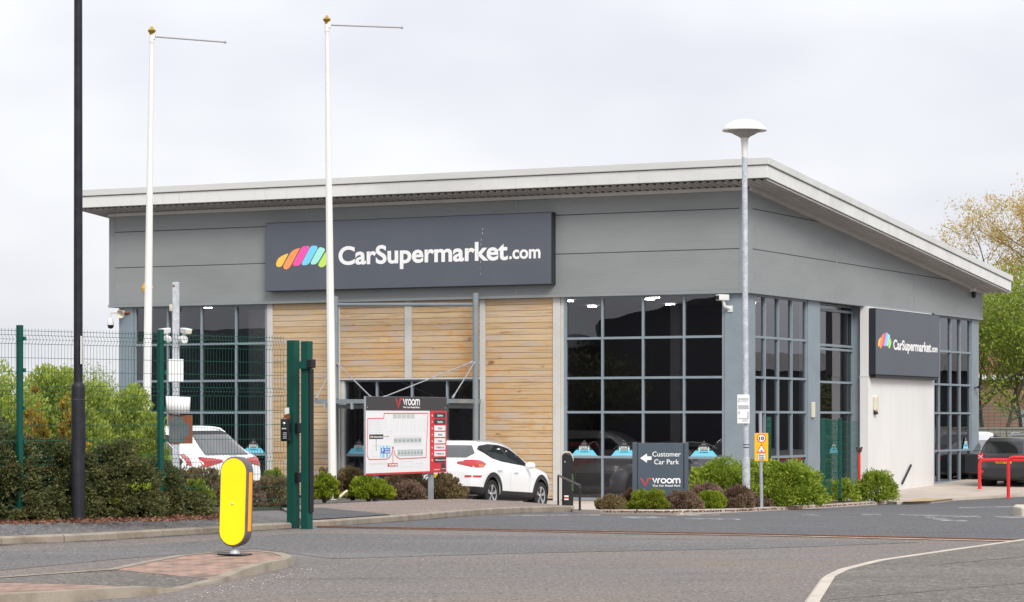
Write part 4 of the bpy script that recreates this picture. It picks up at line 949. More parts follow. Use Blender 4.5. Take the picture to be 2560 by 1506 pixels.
mb = MB(); nn_ = 12; pts = [(-.18+.36*t/nn_, -.01-.05*math.sin(t*math.pi/nn_)) for t in range(nn_+1)]
mb.add([(x, y, -.14) for x, y in pts] + [(x-.012+.02*i/nn_, y, .13-.015*(i/nn_)) for i, (x, y) in enumerate(pts)] , [(i, i+1, i+nn_+2, i+nn_+1) for i in range(nn_)]); o_ = mb.build('plate', M['white'], c_, smooth=True); so_ = o_.modifiers.new('s','SOLIDIFY'); so_.thickness = .004
c_ = on_post('rusty_sign', 453, 1074, 'rusty square plate with peeling grey face on the galvanised post', 'sign')
mb = MB(); mb.box(-.18,.18,-.008,.0,-.22,.22); mb.build('plate', M['rust'], c_, bevel=.003)
mb = MB(); mb.prism([(-.17,-.20),(-.02,-.205),(.06,-.20),(.06,-.13),(.11,-.11),(.15,-.02),(.13,.05),(.09,.09),(.05,.12),(.04,.18),(-.03,.20),(-.11,.215),(-.16,.15),(-.175,.0)], -.014, -.007); mb.build('peeling_face', M['peeling'], c_)

# ------------------------------------------------------------------ vroom logo in strokes
def strokes(lines, w, T_, y, m, parent, name):
    mb = MB()
    for ln in lines:
        pts = [T_(*p) for p in ln]; mb.tube([Vector((p[0], 0, p[1])) for p in pts], w, 8)
        for p in (pts[0], pts[-1]): 
            mb.lathe([(w*math.sin(t*math.pi/6)+1e-4, -w*math.cos(t*math.pi/6)) for t in range(7)], 8, 0, Matrix.Translation((p[0],0,p[1])))
    mb.v = [(p[0], y - .002 + p[1]*.12, p[2]) for p in mb.v]
    return mb.build(name, m, parent, smooth=True)
def arc(cx, cy, rx, ry, a0, a1, n=16): return [(cx+rx*math.cos(R(a0+(a1-a0)*t/n)), cy+ry*math.sin(R(a0+(a1-a0)*t/n))) for t in range(n+1)]
VROOM = [[(0.02,1),(.17,0.05),(.32,1)],
         [(.44,0.03),(.44,.62)] + arc(.62,.62,.18,.36,180,95,8), arc(.92,.5,.20,.47,90,450,24), arc(1.43,.5,.20,.47,90,450,24),
         [(1.74,.03),(1.74,.68)] + arc(1.885,.68,.145,.30,180,0,10) + [(2.03,.03)], [(2.03,.68)] + arc(2.175,.68,.145,.30,180,0,10) + [(2.32,.03)]]
def vroom(parent, x0, x1, z0, z1, y, m, w):
    T_ = lambda a_, b_: (x0 + a_/2.34*(x1-x0), z0 + b_*(z1-z0)); return strokes(VROOM, w, T_, y, m, parent, 'lettering')
def red_v(parent, x0, x1, z0, z1, y, m, w):
    T_ = lambda a_, b_: (x0 + a_*(x1-x0), z0 + b_*(z1-z0))
    return strokes([[(.03,1),(.44,.05),(.62,.62)] + arc(.80,.68,.18,.30,200,92,8) + [(1.0,.98)]], w, T_, y, m, parent, 'logo')

# Customer Car Park sign
a, k = at('direction_sign', 1651.5, 1277, Y=53.0); tag(a, 'slate blue Customer Car Park sign with a white arrow and vroom lettering', 'sign')
yS = a.location.y; k = 6500/yS; ux = lambda u: (u-1651.5)/k; vz = lambda v: (HZ-v)/k + EYE - a.location.z
mb = MB(); mb.box(ux(1594.5),ux(1708),-.035,.035,vz(1247),vz(1108)); mb.build('panel', M['slate'], a, bevel=.004)
for u0, u1, vb in ((1581,1592.5,1279),(1710,1721,1262)):
    mb = MB(); mb.box(ux(u0),ux(u1),-.05,.05,vz(vb),vz(1106.5)); mb.build('post', M['slate'], a, bevel=.008)
mb = MB(); mb.box(ux(1592.4),ux(1594.6),-.02,.02,vz(1247),vz(1108)); mb.box(ux(1707.9),ux(1710.1),-.02,.02,vz(1247),vz(1108)); each(mb, 'groove', M['sign_side'], a)
cu_ = lambda x: ux(1400+x*.14286); cv_ = lambda y: vz(1080+y*.14286)
lettering('Customer', cu_(1615), cu_(2112), cv_(431), .098, -.035, M['white'], a, bold=.004); lettering('Car Park', cu_(1646), cu_(2082), cv_(567), .098, -.035, M['white'], a, bold=.004)
lettering('The Car Retail Park', cu_(1613), cu_(2108), cv_(958), .038, -.035, M['white'], a, bold=.02)
mb = MB(); mb.prism([(cu_(1400),cv_(460)),(cu_(1520),cv_(380)),(cu_(1520),cv_(430)),(cu_(1600),cv_(430)),(cu_(1600),cv_(491)),(cu_(1520),cv_(491)),(cu_(1520),cv_(541))], -.041, -.034); mb.build('arrow', M['white'], a)
vroom(a, cu_(1622), cu_(2098), cv_(895), cv_(820), -.035, M['white'], .0135)
red_v(a, cu_(1415), cu_(1590), cv_(955), cv_(820), -.035, M['redsign'], .0145)

# map board of the retail park, turned well away from the road
mA, mB_ = P(914.7, 1190, 55.4), P(1116, 1190, 58.5); mdir = Vector((mB_.x-mA.x, mB_.y-mA.y, 0)); mw = mdir.length; mdir.normalize()
a = empty('map_board', (mA.x, mA.y, -.35), math.atan2(mdir.y, mdir.x)); tag(a, 'white and red retail park map board headed vroom, in front of the white car', 'sign')
def mxu(u): t = (u-1280)/F; return (t*mA.y - mA.x)/(mdir.x - t*mdir.y)
def mzv(u, v): x = mxu(u); return EYE + (HZ-v)*(mA.y + mdir.y*x)/F + .35
z1 = mzv(914.7, 991); z0 = mzv(914.7, 1189); hgt = z1-z0
cxm = lambda px: mxu(880+px*.17544)                     # from the close view of the board
def czm(py, px=650): return z1 - (py-175)/(1305-175)*hgt if px < 400 else z1 - (py-181)/(1270-181)*hgt
mb = MB(); mb.box(0,mw,.004,.05,z0,z1); mb.build('backing', M['grey_post'], a)
mb = MB(); mb.box(0,mw,0,.0035,z0,z1); mb.build('map_panel', M['signwhite'], a)
mz = lambda f: z1 - f*hgt                                # height as a share of the board
mb = MB(); mb.box(0,mw,-.006,.0,mz(.178),z1-.002); mb.build('header', M['charcoal'], a)
mb = MB(); mb.box(0,mw,-.006,.0,z0+.002,mz(.975)); mb.box(cxm(1108),mw,-.006,.0,mz(.974),mz(.179)); mb.build('red_band', M['redsign'], a)
vroom(a, cxm(727), cxm(958), mz(.105), mz(.035), -.006, M['white'], .017); red_v(a, cxm(622), cxm(708), mz(.148), mz(.03), -.006, M['redsign'], .022)
lettering('The Car Retail Park', cxm(718), cxm(962), mz(.147), .036, -.006, M['white'], a, bold=.02)
rows = [('Carloc',M['charcoal'],M['white']),('Carloc',M['charcoal'],M['white']),('To Let',M['signwhite'],M['charcoal']),('To Let',M['signwhite'],M['charcoal']),('To Let',M['signwhite'],M['charcoal']),('TESLA',M['signwhite'],M['redsign']),('TESLA',M['signwhite'],M['redsign']),('CarSupermarket.com',M['charcoal'],M['white'])]
for i, (s_, bgm, fgm) in enumerate(rows):
    f0 = .206 + i*.0845; xa_, xb_ = cxm(1168), cxm(1325)
    mb = MB(); mb.box(xa_, xb_, -.011, -.006, mz(f0+.068), mz(f0)); mb.build('tenant_panel', bgm, a)
    w_ = {'Carloc':.5,'To Let':.35,'TESLA':.72}.get(s_, .74); c_ = (xa_+xb_)/2 + (.06 if i == 7 else 0); hw = (xb_-xa_)*w_/2
    lettering(s_, c_-hw, c_+hw, mz(f0+(.045 if w_ != .74 else .042)), .034 if w_ != .74 else .02, -.011, fgm, a, bold=.03 if bgm is M['charcoal'] else 0.0)
    if i < 2: lettering('CARS FOR SALE', c_-hw, c_+hw, mz(f0+.056), .010, -.011, M['line_grey'], a)
    lettering(str(i+1), cxm(1131), cxm(1142), mz(f0+.048), .038, -.006, M['white'], a, bold=.02)
stripes(a, cxm(1180), cxm(1212), mz(.206+7*.0845+.045), mz(.206+7*.0845+.02), -.011)
mb = MB(); mb.box(cxm(1268), cxm(1322), -.011, -.006, mz(.975), mz(.875)); mb.build('tenant_panel', M['charcoal'], a)
lettering('MANAGED BY', cxm(1165), cxm(1247), mz(.963), .016, -.006, M['white'], a, bold=.02); lettering('barker hill', cxm(1271), cxm(1320), mz(.955), .018, -.011, M['white'], a)
def mline(pts, w_, m, name, y=-.002):
    mb = MB()
    for p, q in zip(pts, pts[1:]):
        mb.bar((cxm(p[0]), y, mz((p[1]-178)/1105)), (cxm(q[0]), y, mz((q[1]-178)/1105)), .008, w_, up=(0,0,1) if abs(cxm(p[0])-cxm(q[0])) > .01 else (1,0,0))
    return mb.build(name, m, a)
mline([(490,1062),(240,1062),(222,1020),(215,1010),(222,490),(452,486),(455,415),(1082,413),(1053,1055),(680,1065),(640,1040),(610,1000),(600,940)], .014, M['redsign'], 'boundary_line')
mline([(490,1066),(530,1045),(560,1000),(572,940)], .014, M['redsign'], 'boundary_line')
mline([(581,910),(581,1125)], .012, M['redsign'], 'pointer', -.003)
mb = MB(); mb.lathe([(.028,0),(.028,.006)], 12, 0, Matrix.Translation((cxm(581),-.004,mz((905-178)/1105))) @ Matrix.Rotation(R(90),4,'X')); mb.build('location_dot', M['redsign'], a)
def mbox(x0, x1, y0_, y1_, m, name, d_=-.006):
    mb = MB(); mb.box(cxm(x0), cxm(x1), d_, .0, mz((y1_-178)/1105), mz((y0_-178)/1105)); return mb.build(name, m, a)
mbox(507,650,1124,1168,M['redsign'],'location_label'); lettering('YOU ARE HERE', cxm(516), cxm(642), mz((1160-178)/1105), .034, -.006, M['white'], a, bold=.03)
for x in (403, 433, 485, 533): mbox(x, x+(12 if x in (403,533) else 28), 870, 1042, M['cyan'], 'parking_bay', -.003)
mbox(414,537,907,980,M['blue'],'parking_label'); lettering('P', cxm(424), cxm(442), mz((965-178)/1105), .075, -.006, M['white'], a, bold=.03); lettering('VISITOR', cxm(464), cxm(524), mz((938-178)/1105), .026, -.006, M['white'], a, bold=.02); lettering('PARKING', cxm(464), cxm(528), mz((972-178)/1105), .026, -.006, M['white'], a, bold=.02)
mbox(246,443,712,775,M['charcoal'],'location_label'); lettering('CarSupermarket.com', cxm(302), cxm(438), mz((757-178)/1105), .03, -.006, M['white'], a, bold=.02); stripes(a, cxm(252), cxm(295), mz((762-178)/1105), mz((730-178)/1105), -.006)
mline([(343,776),(343,945)], .006, M['charcoal'], 'pointer'); mline([(444,741),(530,741)], .006, M['charcoal'], 'pointer')
for x in range(5): mbox(583+x*63.5, 637+x*63.5, 424, 486, M['line_grey'], 'unit_block', -.003)
for i in range(7):
    mbox(594+i*56.8, 594+(i+1)*56.8-4, 770, 830, M['unit_grey'], 'unit_block', -.003); lettering(str(7-i), cxm(616+i*56.8), cxm(628+i*56.8), mz((808-178)/1105), .024, -.003, M['charcoal'], a)
for i in range(8):
    mbox(646+i*46, 646+(i+1)*46-4, 934, 1026, M['unit_grey'], 'unit_block', -.003); lettering(str(8-i), cxm(662+i*46), cxm(673+i*46), mz((990-178)/1105), .024, -.003, M['charcoal'], a)
mb = MB()
def pl_(p, q, w_=.004): mb.bar((cxm(p[0]),-.001,mz((p[1]-178)/1105)), (cxm(q[0]),-.001,mz((q[1]-178)/1105)), .004, w_, up=(0,0,1) if abs(p[0]-q[0]) > 4 else (1,0,0))
for i in range(8): pl_((230,520+i*28),(420,520+i*28)); 
for x in (437,470,490,565,590,635,655,698,718,760,782,825,845,888,910,950,970,1008,1030,1048): pl_((x,500 if x<570 else 490),(x,690))
for x0, x1, y0_, y1_ in ((507,557,675,778),(288,395,868,1018),(910,1000,1136,1190),(595,990,738,760),(600,990,835,865),(250,500,1115,1130),(700,860,1105,1180)):
    pl_((x0,y0_),(x1,y0_)); pl_((x1,y0_),(x1,y1_)); pl_((x1,y1_),(x0,y1_)); pl_((x0,y1_),(x0,y0_))
mb.build('plan_lines', M['line_grey'], a)
for u in (948, 1086): x = mxu(u); mb = MB(); mb.box(x-.06,x+.06,.05,.13,-.3,z1-.1); mb.build('post', M['grey_post'], a)
mb = MB()
for x, f in ((.05,.14),(mw-.06,.14)): mb.box(x-.012,x+.012,-.010,-.005,mz(f)-.012,mz(f)+.012)
mb.build('bolt', M['galv'], a)

# mushroom lamp in the bed
a, k = at('street_lamp', 1866, 1262, .10, Y=57.0); tag(a, 'galvanised lamp post with a white mushroom head standing in the conifer bush', 'lamp post')
zz = lambda v: (1262-v)/k; tilt = Vector((-5/k/zz(300), 0, 0)); ax = lambda z: tilt*z + Vector((0,0,z))
mb = MB(); mb.tube([ax(-.3), ax(zz(1163)), ax(zz(1150)), ax(zz(1143))], [.087,.087,.078,.066], 20); mb.build('base_section', M['galv'], a, auto=40)
mb = MB(); mb.tube([ax(zz(1143)), ax(zz(394))], [.066,.060], 18); mb.build('shaft', M['galv'], a, smooth=True)
mb = MB(); mb.tube([ax(zz(394)), ax(zz(370)), ax(zz(345))], [.061,.069,.088], 18); mb.build('collar', M['pole_white'], a, smooth=True)
hm = Matrix.Translation(ax(zz(345))); mb = MB(); q = lambda v: zz(v)-zz(345)
mb.lathe([(.10,q(345)),(.13,q(342)),(.24,q(336)),(.34,q(329)),(.395,q(322))], 32, 0, hm); mb.build('lens', M['soffit'], a, smooth=True)
mb = MB(); mb.lathe([(.39,q(322)),(.485,q(328)),(.492,q(326)),(.47,q(321)),(.36,q(310)),(.22,q(302)),(.08,q(299)),(.001,q(298.5))], 40, 0, hm); 
mushroom = mat('weathered white hood', (.78,.78,.76), .45, noise=[(7,(.20,.19,.18),.66,.72)]); mb.build('hood', mushroom, a, smooth=True)
c_ = empty('parking_notice', P(1858.5, 1023, 56.88)); tag(c_, 'white printed parking notice strapped to the mushroom lamp post', 'notice')
mb = MB(); mb.box(-.135,.135,-.008,.0,-.315,.315); mb.build('plate', M['signwhite'], c_, bevel=.003)
ln = MB(); ln.box(-.115,.115,-.012,-.007,.215,.238); ln.box(-.115,-.085,-.012,-.007,.145,.21); ln.box(-.115,.115,-.012,-.007,.0,.085); ln.box(.085,.115,-.012,-.007,-.115,-.06); ln.box(.085,.115,-.012,-.007,-.19,-.125); ln.box(-.11,-.08,-.012,-.007,-.115,-.055); ln.box(-.115,.115,-.012,-.007,-.215,-.195)
for i in range(3): ln.box(-.06,.1,-.012,-.007,.16+i*.02,.166+i*.02); ln.box(-.02,.1,-.012,-.007,-.27+i*.017,-.264+i*.017)
ln.build('print', M['mid_grey'], c_)
lettering('PARKING TERMS', -.075, .075, .221, .011, -.012, M['white'], c_)
mb = MB()
for v in (1113, 1120): mb.lathe([(.068,zz(v)),(.0685,zz(v)+.018)], 18, 0, Matrix.Translation(tilt*zz(v))); 
mb.build('strap', M['black'], a)

# speed limit sign post
a, k = at('speed_sign', 1903, 1269, Y=55.75); tag(a, 'yellow speed limit 10 and speed bumps sign on a grey post', 'sign'); zz = lambda v: (1269-v)/k
mb = MB(); mb.tube([(.01,0,-.2),(-.02,0,zz(1029.5))], .036, 14); mb.build('post', M['grey_post'], a, auto=40)
zc = zz(1118); ph = 70/k/2; pw = 34/k/2; of = -.045
mb = MB(); mb.prism(rounded([(-pw,zc-ph),(pw,zc-ph),(pw,zc+ph),(-pw,zc+ph)], .025), of-.006, of); mb.build('panel', M['amber'], a)
circ = lambda r_, cz_, n=28: [(r_*math.cos(2*math.pi*t/n), cz_+r_*math.sin(2*math.pi*t/n)) for t in range(n)]
c1 = zz(1096); r1 = 11/k
mb = MB(); mb.prism(circ(r1,c1), of-.010, of-.0065); mb.build('red_ring', M['redsign'], a)
mb = MB(); mb.prism(circ(r1*.80,c1), of-.013, of-.0105); mb.build('disc', M['white'], a)
lettering('10', -r1*.58, r1*.58, c1-r1*.36, r1*.72, of-.013, M['black'], a, bold=.03)
t0, t1, hw = zz(1132), zz(1109.5), 12/k
mb = MB(); mb.prism(rounded([(-hw,t0),(hw,t0),(0,t1)], .012), of-.010, of-.0065); mb.build('red_triangle', M['redsign'], a)
mb = MB(); mb.prism(rounded([(-hw*.72,t0+.018),(hw*.72,t0+.018),(0,t1-.038)], .006), of-.013, of-.0105); mb.build('triangle', M['white'], a)
mb = MB(); mb.prism([(-hw*.5,t0+.03),(hw*.5,t0+.03),(hw*.22,t0+.037),(hw*.1,t0+.052),(-hw*.1,t0+.052),(-hw*.22,t0+.037)], -.0165+of, of-.0135); mb.build('hump_symbol', M['black'], a)
s0, s1 = zz(1151), zz(1134)
mb = MB(); mb.prism(rounded([(-9.3/k,s0),(9.3/k,s0),(9.3/k,s1),(-9.3/k,s1)], .008), of-.009, of-.0065); mb.build('plate_border', M['black'], a)
mb = MB(); mb.prism(rounded([(-8.6/k,s0+.006),(8.6/k,s0+.006),(8.6/k,s1-.006),(-8.6/k,s1-.006)], .008), of-.011, of-.0095); mb.build('plate', M['white'], a)
for i, s_ in enumerate(('Speed','bumps','ahead')): lettering(s_, -6.6/k, 6.6/k, s1-.045-i*.041, .026, of-.011, M['black'], a, bold=.02)

# charging post with its hoop
a = empty('charging_post', P(1419, 1270, 57.6)); k = 6500/57.6; zz = lambda v: (1270-v)/k; tag(a, 'black electric car charging post beside the right hand timber panel', 'charger')
mb = MB(); mb.prism(rounded([(-.125,-.15),(.125,-.15),(.125,zz(1155)),(.085,zz(1139)),(.02,zz(1133)),(-.06,zz(1132)),(-.125,zz(1138))], .05), -.09, .09); mb.build('case', M['black'], a, bevel=.02)
mb = MB(); mb.prism([(-.10,zz(1134.5)),(-.04,zz(1131.2)),(.04,zz(1132.2)),(.10,zz(1140)),(.128,zz(1154)),(.132,zz(1150)),(.11,zz(1137)),(.05,zz(1129.5)),(-.04,zz(1128.5)),(-.105,zz(1132))], -.095, .095); mb.build('top_cap', M['cream'], a)
mb = MB(); mb.box(-.075,.02,-.094,-.088,zz(1250),zz(1239)); mb.build('label', M['white'], a); mb = MB(); mb.box(-.075,.02,-.097,-.094,zz(1247),zz(1242)); mb.build('red_band', M['redsign'], a)
lt = lettering('pod point', 0, .36, -.02, .04, -.0, mat('green print', (.12,.35,.08), .5), a); lt.rotation_euler = (0, R(-90), 0); lt.location = (.10, -.09, zz(1226))
mb = MB(); mb.lathe([(.012,0),(.01,.006)], 10, 0, Matrix.Translation((-.06,-.09,zz(1155))) @ Matrix.Rotation(R(90),4,'X')); mb.build('status_light', M['white'], a)
def hoop(name, pts, r_, m, label, cat, loc, group=None):
    o_ = empty(name, loc); tag(o_, label, cat, group); q = [Vector(p) - Vector(loc) for p in pts]; out = [q[0]]
    for i in range(1, len(q)-1):
        p0, p, p1 = q[i-1], q[i], q[i+1]; d0, d1 = (p0-p).normalized()*r_*3.2, (p1-p).normalized()*r_*3.2
        for t in range(6): s_ = t/5; out.append((1-s_)**2*(p+d0) + 2*s_*(1-s_)*p + s_*s_*(p+d1))
    out.append(q[-1]); mb = MB(); mb.tube(out, r_, 12); mb.build('tube', m, o_, auto=45)
    mb = MB()
    for e in (q[0], q[-1]): mb.lathe([(r_*2,e.z),(r_*2,e.z+.012)], 12, 0, Matrix.Translation((e.x,e.y,0)))
    each(mb, 'foot', m, o_); return o_
h0, h1 = P(1395.5,1264,57.5), G(1449.5,1276,.09); hh_ = P(1449.5,1214,h1.y)
hoop('hoop_barrier', [h0-Vector((0,0,.1)), Vector((h0.x,h0.y,hh_.z)), Vector((h1.x,h1.y,hh_.z)), h1], .022, M['black'], 'low black hoop barrier around the charging post', 'barrier', h1)
h0 = G(2449,1223,.12); h1 = h0 + Vector((1.75,-.5,.0)); zt_ = P(0,1150,h0.y).z
hoop('hoop_barrier', [h0, Vector((h0.x,h0.y,zt_)), Vector((h1.x,h1.y,zt_)), h1], .05, M['redpaint'], 'red hoop barrier standing close behind the dark grey car, farther of the two', 'barrier', h0, 'red hoop barriers')
h0 = G(2521,1245,.04); h1 = h0 + Vector((1.6,-.3,.0)); zt_ = P(0,1144,h0.y).z
hoop('hoop_barrier', [h0, Vector((h0.x,h0.y,zt_)), Vector((h1.x,h1.y,zt_)), h1], .05, M['redpaint'], 'red hoop barrier nearer the road at the edge of the kerb', 'barrier', h0, 'red hoop barriers')

# red and black marker pole
a, k = at('marker_pole', 2148, 1253, .08); tag(a, 'red marker pole with a black foot and black forked top', 'pole'); zz = lambda v: (1253-v)/k
mb = MB(); mb.box(-.045,.045,-.04,.04,-.1,zz(1213)); mb.build('foot', M['cartrim'], a, bevel=.008); mb = MB(); mb.box(-.034,.034,-.03,.03,zz(1213),zz(1130)); mb.build('shaft', M['redpaint'], a, bevel=.006)
mb = MB(); mb.prism([(-.05,zz(1131)),(.05,zz(1131)),(.09,zz(1119)),(.06,zz(1117.5)),(.0,zz(1124)),(-.06,zz(1117.5)),(-.09,zz(1119))], -.06, .06); mb.build('fork', M['cartrim'], a)
mb = MB(); mb.prism([(-.035,zz(1124.5)),(.035,zz(1124.5)),(.05,zz(1121)),(0,zz(1125)),(-.05,zz(1121))], -.066, -.06); mb.build('reflector', M['redsign'], a)

# short green fence by the side door
p0, p1, p2 = G(2057,1257,.08), G(2100,1254.5,.08), G(2146,1250,.08)
a = empty('mesh_fence', p0); tag(a, 'short green mesh fence with a narrow gate in front of the side door', 'fence'); kf = 6500/p0.y; hf = (1257-1046)/kf
for p, top in ((p0, hf), (p1, hf)):
    mb = MB(); q = p - p0; mb.box(q.x-.05,q.x+.05,q.y-.05,q.y+.05,q.z-.1,top); mb.build('fence_post', M['greenpaint'], a, bevel=.006)
wire_panel('mesh_panel', p0-p0+Vector((.06,0,0)), p1-p0-Vector((.06,0,0)), .12, hf-.02, (), a, M['greenfence'], step=.09, r=.0035)
wire_panel('mesh_panel', p1-p0+Vector((.06,0,0)), p2-p0, .12, hf-.02, (), a, M['greenfence'], step=.09, r=.0035)
gl_ = MB()
for i in range(12): gl_.box(.10,.55,.6,.61,.25+i*.17,.265+i*.17)
gl_.box(.08,.14,.6,.66,.1,hf-.05); gl_.box(.5,.56,.6,.66,.1,hf-.05); gl_.build('gate_leaf', M['greenpaint'], a)
a = empty('fence_post', P(1922, 1180, 61)); tag(a, 'dark green post behind the conifer bush beside the speed limit sign', 'post'); k = 6500/61
mb = MB(); mb.box(-.055,.055,-.055,.055,-.6,(1180-1043)/k); mb.build('post', M['greenpaint'], a, bevel=.006); mb = MB()
for v in (1050, 1066, 1084, 1110): mb.box(-.06,.02,-.075,-.05,(1180-v)/k-.02,(1180-v)/k+.02)
each(mb, 'clip', M['greenfence'], a)

# ------------------------------------------------------------------ cars
def interp(tab, x): return float(np.interp(x, [t[0] for t in tab], [t[1] for t in tab]))
def make_car(loc, heading, label, group, c, paint):
    """c: table of the car's shape. x runs from the tail (0) to the nose, y to its left, z up."""
    root = empty('parked_car', loc, heading); tag(root, label, 'car', group)
    Lc, Wc = c['L'], c['W']; hw = Wc/2; ox = -Lc/2
    xs = sorted(set([0,.03,.1,.2,.35,.5,.7] + [round(q,2) for q in np.arange(.95, Lc-.5, .28)] + [Lc-.45,Lc-.3,Lc-.18,Lc-.08,Lc-.02,Lc]))
    vs_, fs_ = [], []
    for x in xs:
        w = hw * interp(c.get('plan', [(0,.86),(.05,.93),(.25,.985),(.8,1),(Lc-1,1),(Lc-.4,.95),(Lc-.12,.84),(Lc,.70)]), x)
        zb = interp([(0,.36),(.25,.26),(.8,.22),(Lc-.8,.20),(Lc-.2,.22),(Lc,.30)], x); zt_ = interp(c['top'], x); zs = interp(c['belt'], x); zs = min(zs, zt_-.05)
        wr = min(w-.06, interp(c['roofw'], x)); ws_ = w-.035
        pr = [(0,zb),(w*.8,zb),(w-.05,zb+.05),(w-.01,zb+.22),(w,(zb+zs)/2+.04),(w-.008,zs-.13),(ws_,zs-.02),(ws_-.02,zs+.02),(ws_+(wr-ws_)*.45,zs+(zt_-zs)*.5),(wr,zt_-.07*min(1,(zt_-zs)/.3)),(wr-.09,zt_-.015),(wr*.5,zt_),(0,zt_+.003)]
        ring = [(x+ox, y, z) for y, z in pr] + [(x+ox, -y, z) for y, z in pr[-2:0:-1]]
        vs_ += ring
    n = len(pr)*2-2; k = len(xs)
    fs_ = [(i*n+j, i*n+(j+1)%n, (i+1)*n+(j+1)%n, (i+1)*n+j) for i in range(k-1) for j in range(n)] + [tuple(range(n-1,-1,-1)), tuple(range((k-1)*n, k*n))]
    me = bpy.data.meshes.new('body'); me.from_pydata(vs_, [], fs_)
    bm = bmesh.new(); bm.from_mesh(me); bmesh.ops.recalc_face_normals(bm, faces=bm.faces[:]); 
    caps = [f for f in bm.faces if len(f.verts) > 4]
    for f in caps: bmesh.ops.inset_region(bm, faces=[f], thickness=.03)
    bm.to_mesh(me); bm.free()
    tmp = bpy.data.objects.new('tmp', me); col.objects.link(tmp); sdv = tmp.modifiers.new('s','SUBSURF'); sdv.levels = 2; sdv.render_levels = 2
    ra = c['arch']; cutters = []
    for wx in c['wheels']:
        for s_ in (-1, 1):
            q = MB(); q.lathe([(ra,0),(ra,.6)], 40, 0, Matrix.Translation((wx+ox, s_*(hw-.30), c['wr']+.02)) @ Matrix.Rotation(R(-90*s_),4,'X'))
            o_ = q.build('cut', M['dark']); cutters.append(o_)
    bpy.context.view_layer.update(); dg = bpy.context.evaluated_depsgraph_get()
    smooth = bpy.data.meshes.new_from_object(tmp.evaluated_get(dg)); bmx = bmesh.new(); bmx.from_mesh(smooth); bmesh.ops.triangulate(bmx, faces=bmx.faces[:]); tree = BVHTree.FromBMesh(bmx); bmx.free()
    for o_ in cutters:
        b_ = tmp.modifiers.new('b','BOOLEAN'); b_.operation = 'DIFFERENCE'; b_.object = o_; b_.solver = 'EXACT'
    bpy.context.view_layer.update(); dg = bpy.context.evaluated_depsgraph_get()
    bme = bpy.data.meshes.new_from_object(tmp.evaluated_get(dg)); bme.name = 'body'; bme.materials.clear(); bme.materials.append(paint)
    bme.polygons.foreach_set('material_index', [0]*len(bme.polygons)); bme.polygons.foreach_set('use_smooth', [True]*len(bme.polygons)); bme.set_sharp_from_angle(angle=R(40))
    for o_ in cutters + [tmp]: bpy.data.objects.remove(o_)
    body = bpy.data.objects.new('body', bme); col.objects.link(body); body.parent = root
    def patch(poly, view, m, name, off=.005, parent=root, grid=.05):
        pts = []; np_ = len(poly)
        for i in range(np_):
            a_, b_ = Vector(poly[i]), Vector(poly[(i+1)%np_]); kk = max(1, int((b_-a_).length/grid))
            pts += [a_.lerp(b_, t/kk) for t in range(kk)]
        nb = len(pts); x0, x1 = min(p.x for p in pts), max(p.x for p in pts); y0, y1 = min(p.y for p in pts), max(p.y for p in pts)
        inner = [Vector((x, y)) for x in np.arange(x0+grid*.5, x1, grid) for y in np.arange(y0+grid*.5, y1, grid)]
        r_ = delaunay_2d_cdt(pts + inner, [(i, (i+1)%nb) for i in range(nb)], [list(range(nb))], 1, 1e-5)
        V_, Fx = r_[0], r_[2]; out = []; ok = []
        for p in V_:
            if view in ('L','R'): s_ = 1 if view == 'L' else -1; o_, d_ = Vector((p.x+ox, 3*s_, p.y)), Vector((0,-s_,0))
            elif view == 'B': o_, d_ = Vector((-8, p.x, p.y)), Vector((1,0,0))
            else: o_, d_ = Vector((8, p.x, p.y)), Vector((-1,0,0))
            h = tree.ray_cast(o_, d_); ok.append(h[0] is not None); out.append(h[0] + h[1]*off if h[0] else o_)
        Fk = [tuple(f) for f in Fx if all(ok[i] for i in f) and max((out[f[a_]]-out[f[a_-1]]).length for a_ in range(len(f))) < .30]
        par = list(range(len(Fk))); eds = {}
        def find(i):
            while par[i] != i: par[i] = par[par[i]]; i = par[i]
            return i
        for fi, f in enumerate(Fk):
            for a_ in range(len(f)):
                e_ = tuple(sorted((f[a_], f[a_-1])))
                if e_ in eds: par[find(fi)] = find(eds[e_])
                eds[e_] = fi
        cnt = {}
        for fi in range(len(Fk)): cnt[find(fi)] = cnt.get(find(fi), 0) + 1
        if not cnt: return None
        big = max(cnt, key=cnt.get); Fk = [f for fi, f in enumerate(Fk) if find(fi) == big]
        mb = MB(); mb.add(out, Fk)
        o_ = mb.build(name, m, parent, smooth=True)
        bm = bmesh.new(); bm.from_mesh(o_.data)
        c0 = sum((f.normal for f in bm.faces), Vector()); want = {'L':Vector((0,1,0)),'R':Vector((0,-1,0)),'B':Vector((-1,0,0)),'F':Vector((1,0,0))}[view]
        if c0.dot(want) < 0: bmesh.ops.reverse_faces(bm, faces=bm.faces[:])
        bm.to_mesh(o_.data); bm.free(); return o_
    sides = ('L','R')
    for sd in sides:
        patch(rounded(c['dlo'], .06), sd, M['cartrim'], 'window_surround', .004)
        for wnd in c['windows']: patch(rounded(wnd, .035), sd, M['carglass'], 'window', .008)
        for nm, mk, poly in c.get('side', []): patch(poly, sd, M[mk], nm, .019 if mk == 'indicator' else .014, grid=.025)
        for dl in c['doors']:
            for p, q in zip(dl, dl[1:]):
                pass
            poly = [(x-.004, z) for x, z in dl] + [(x+.004, z) for x, z in dl[::-1]]
            patch(poly, sd, M['mid_grey'] if paint is M['carwhite'] else M['dark'], 'door_seam', .002, grid=.06)
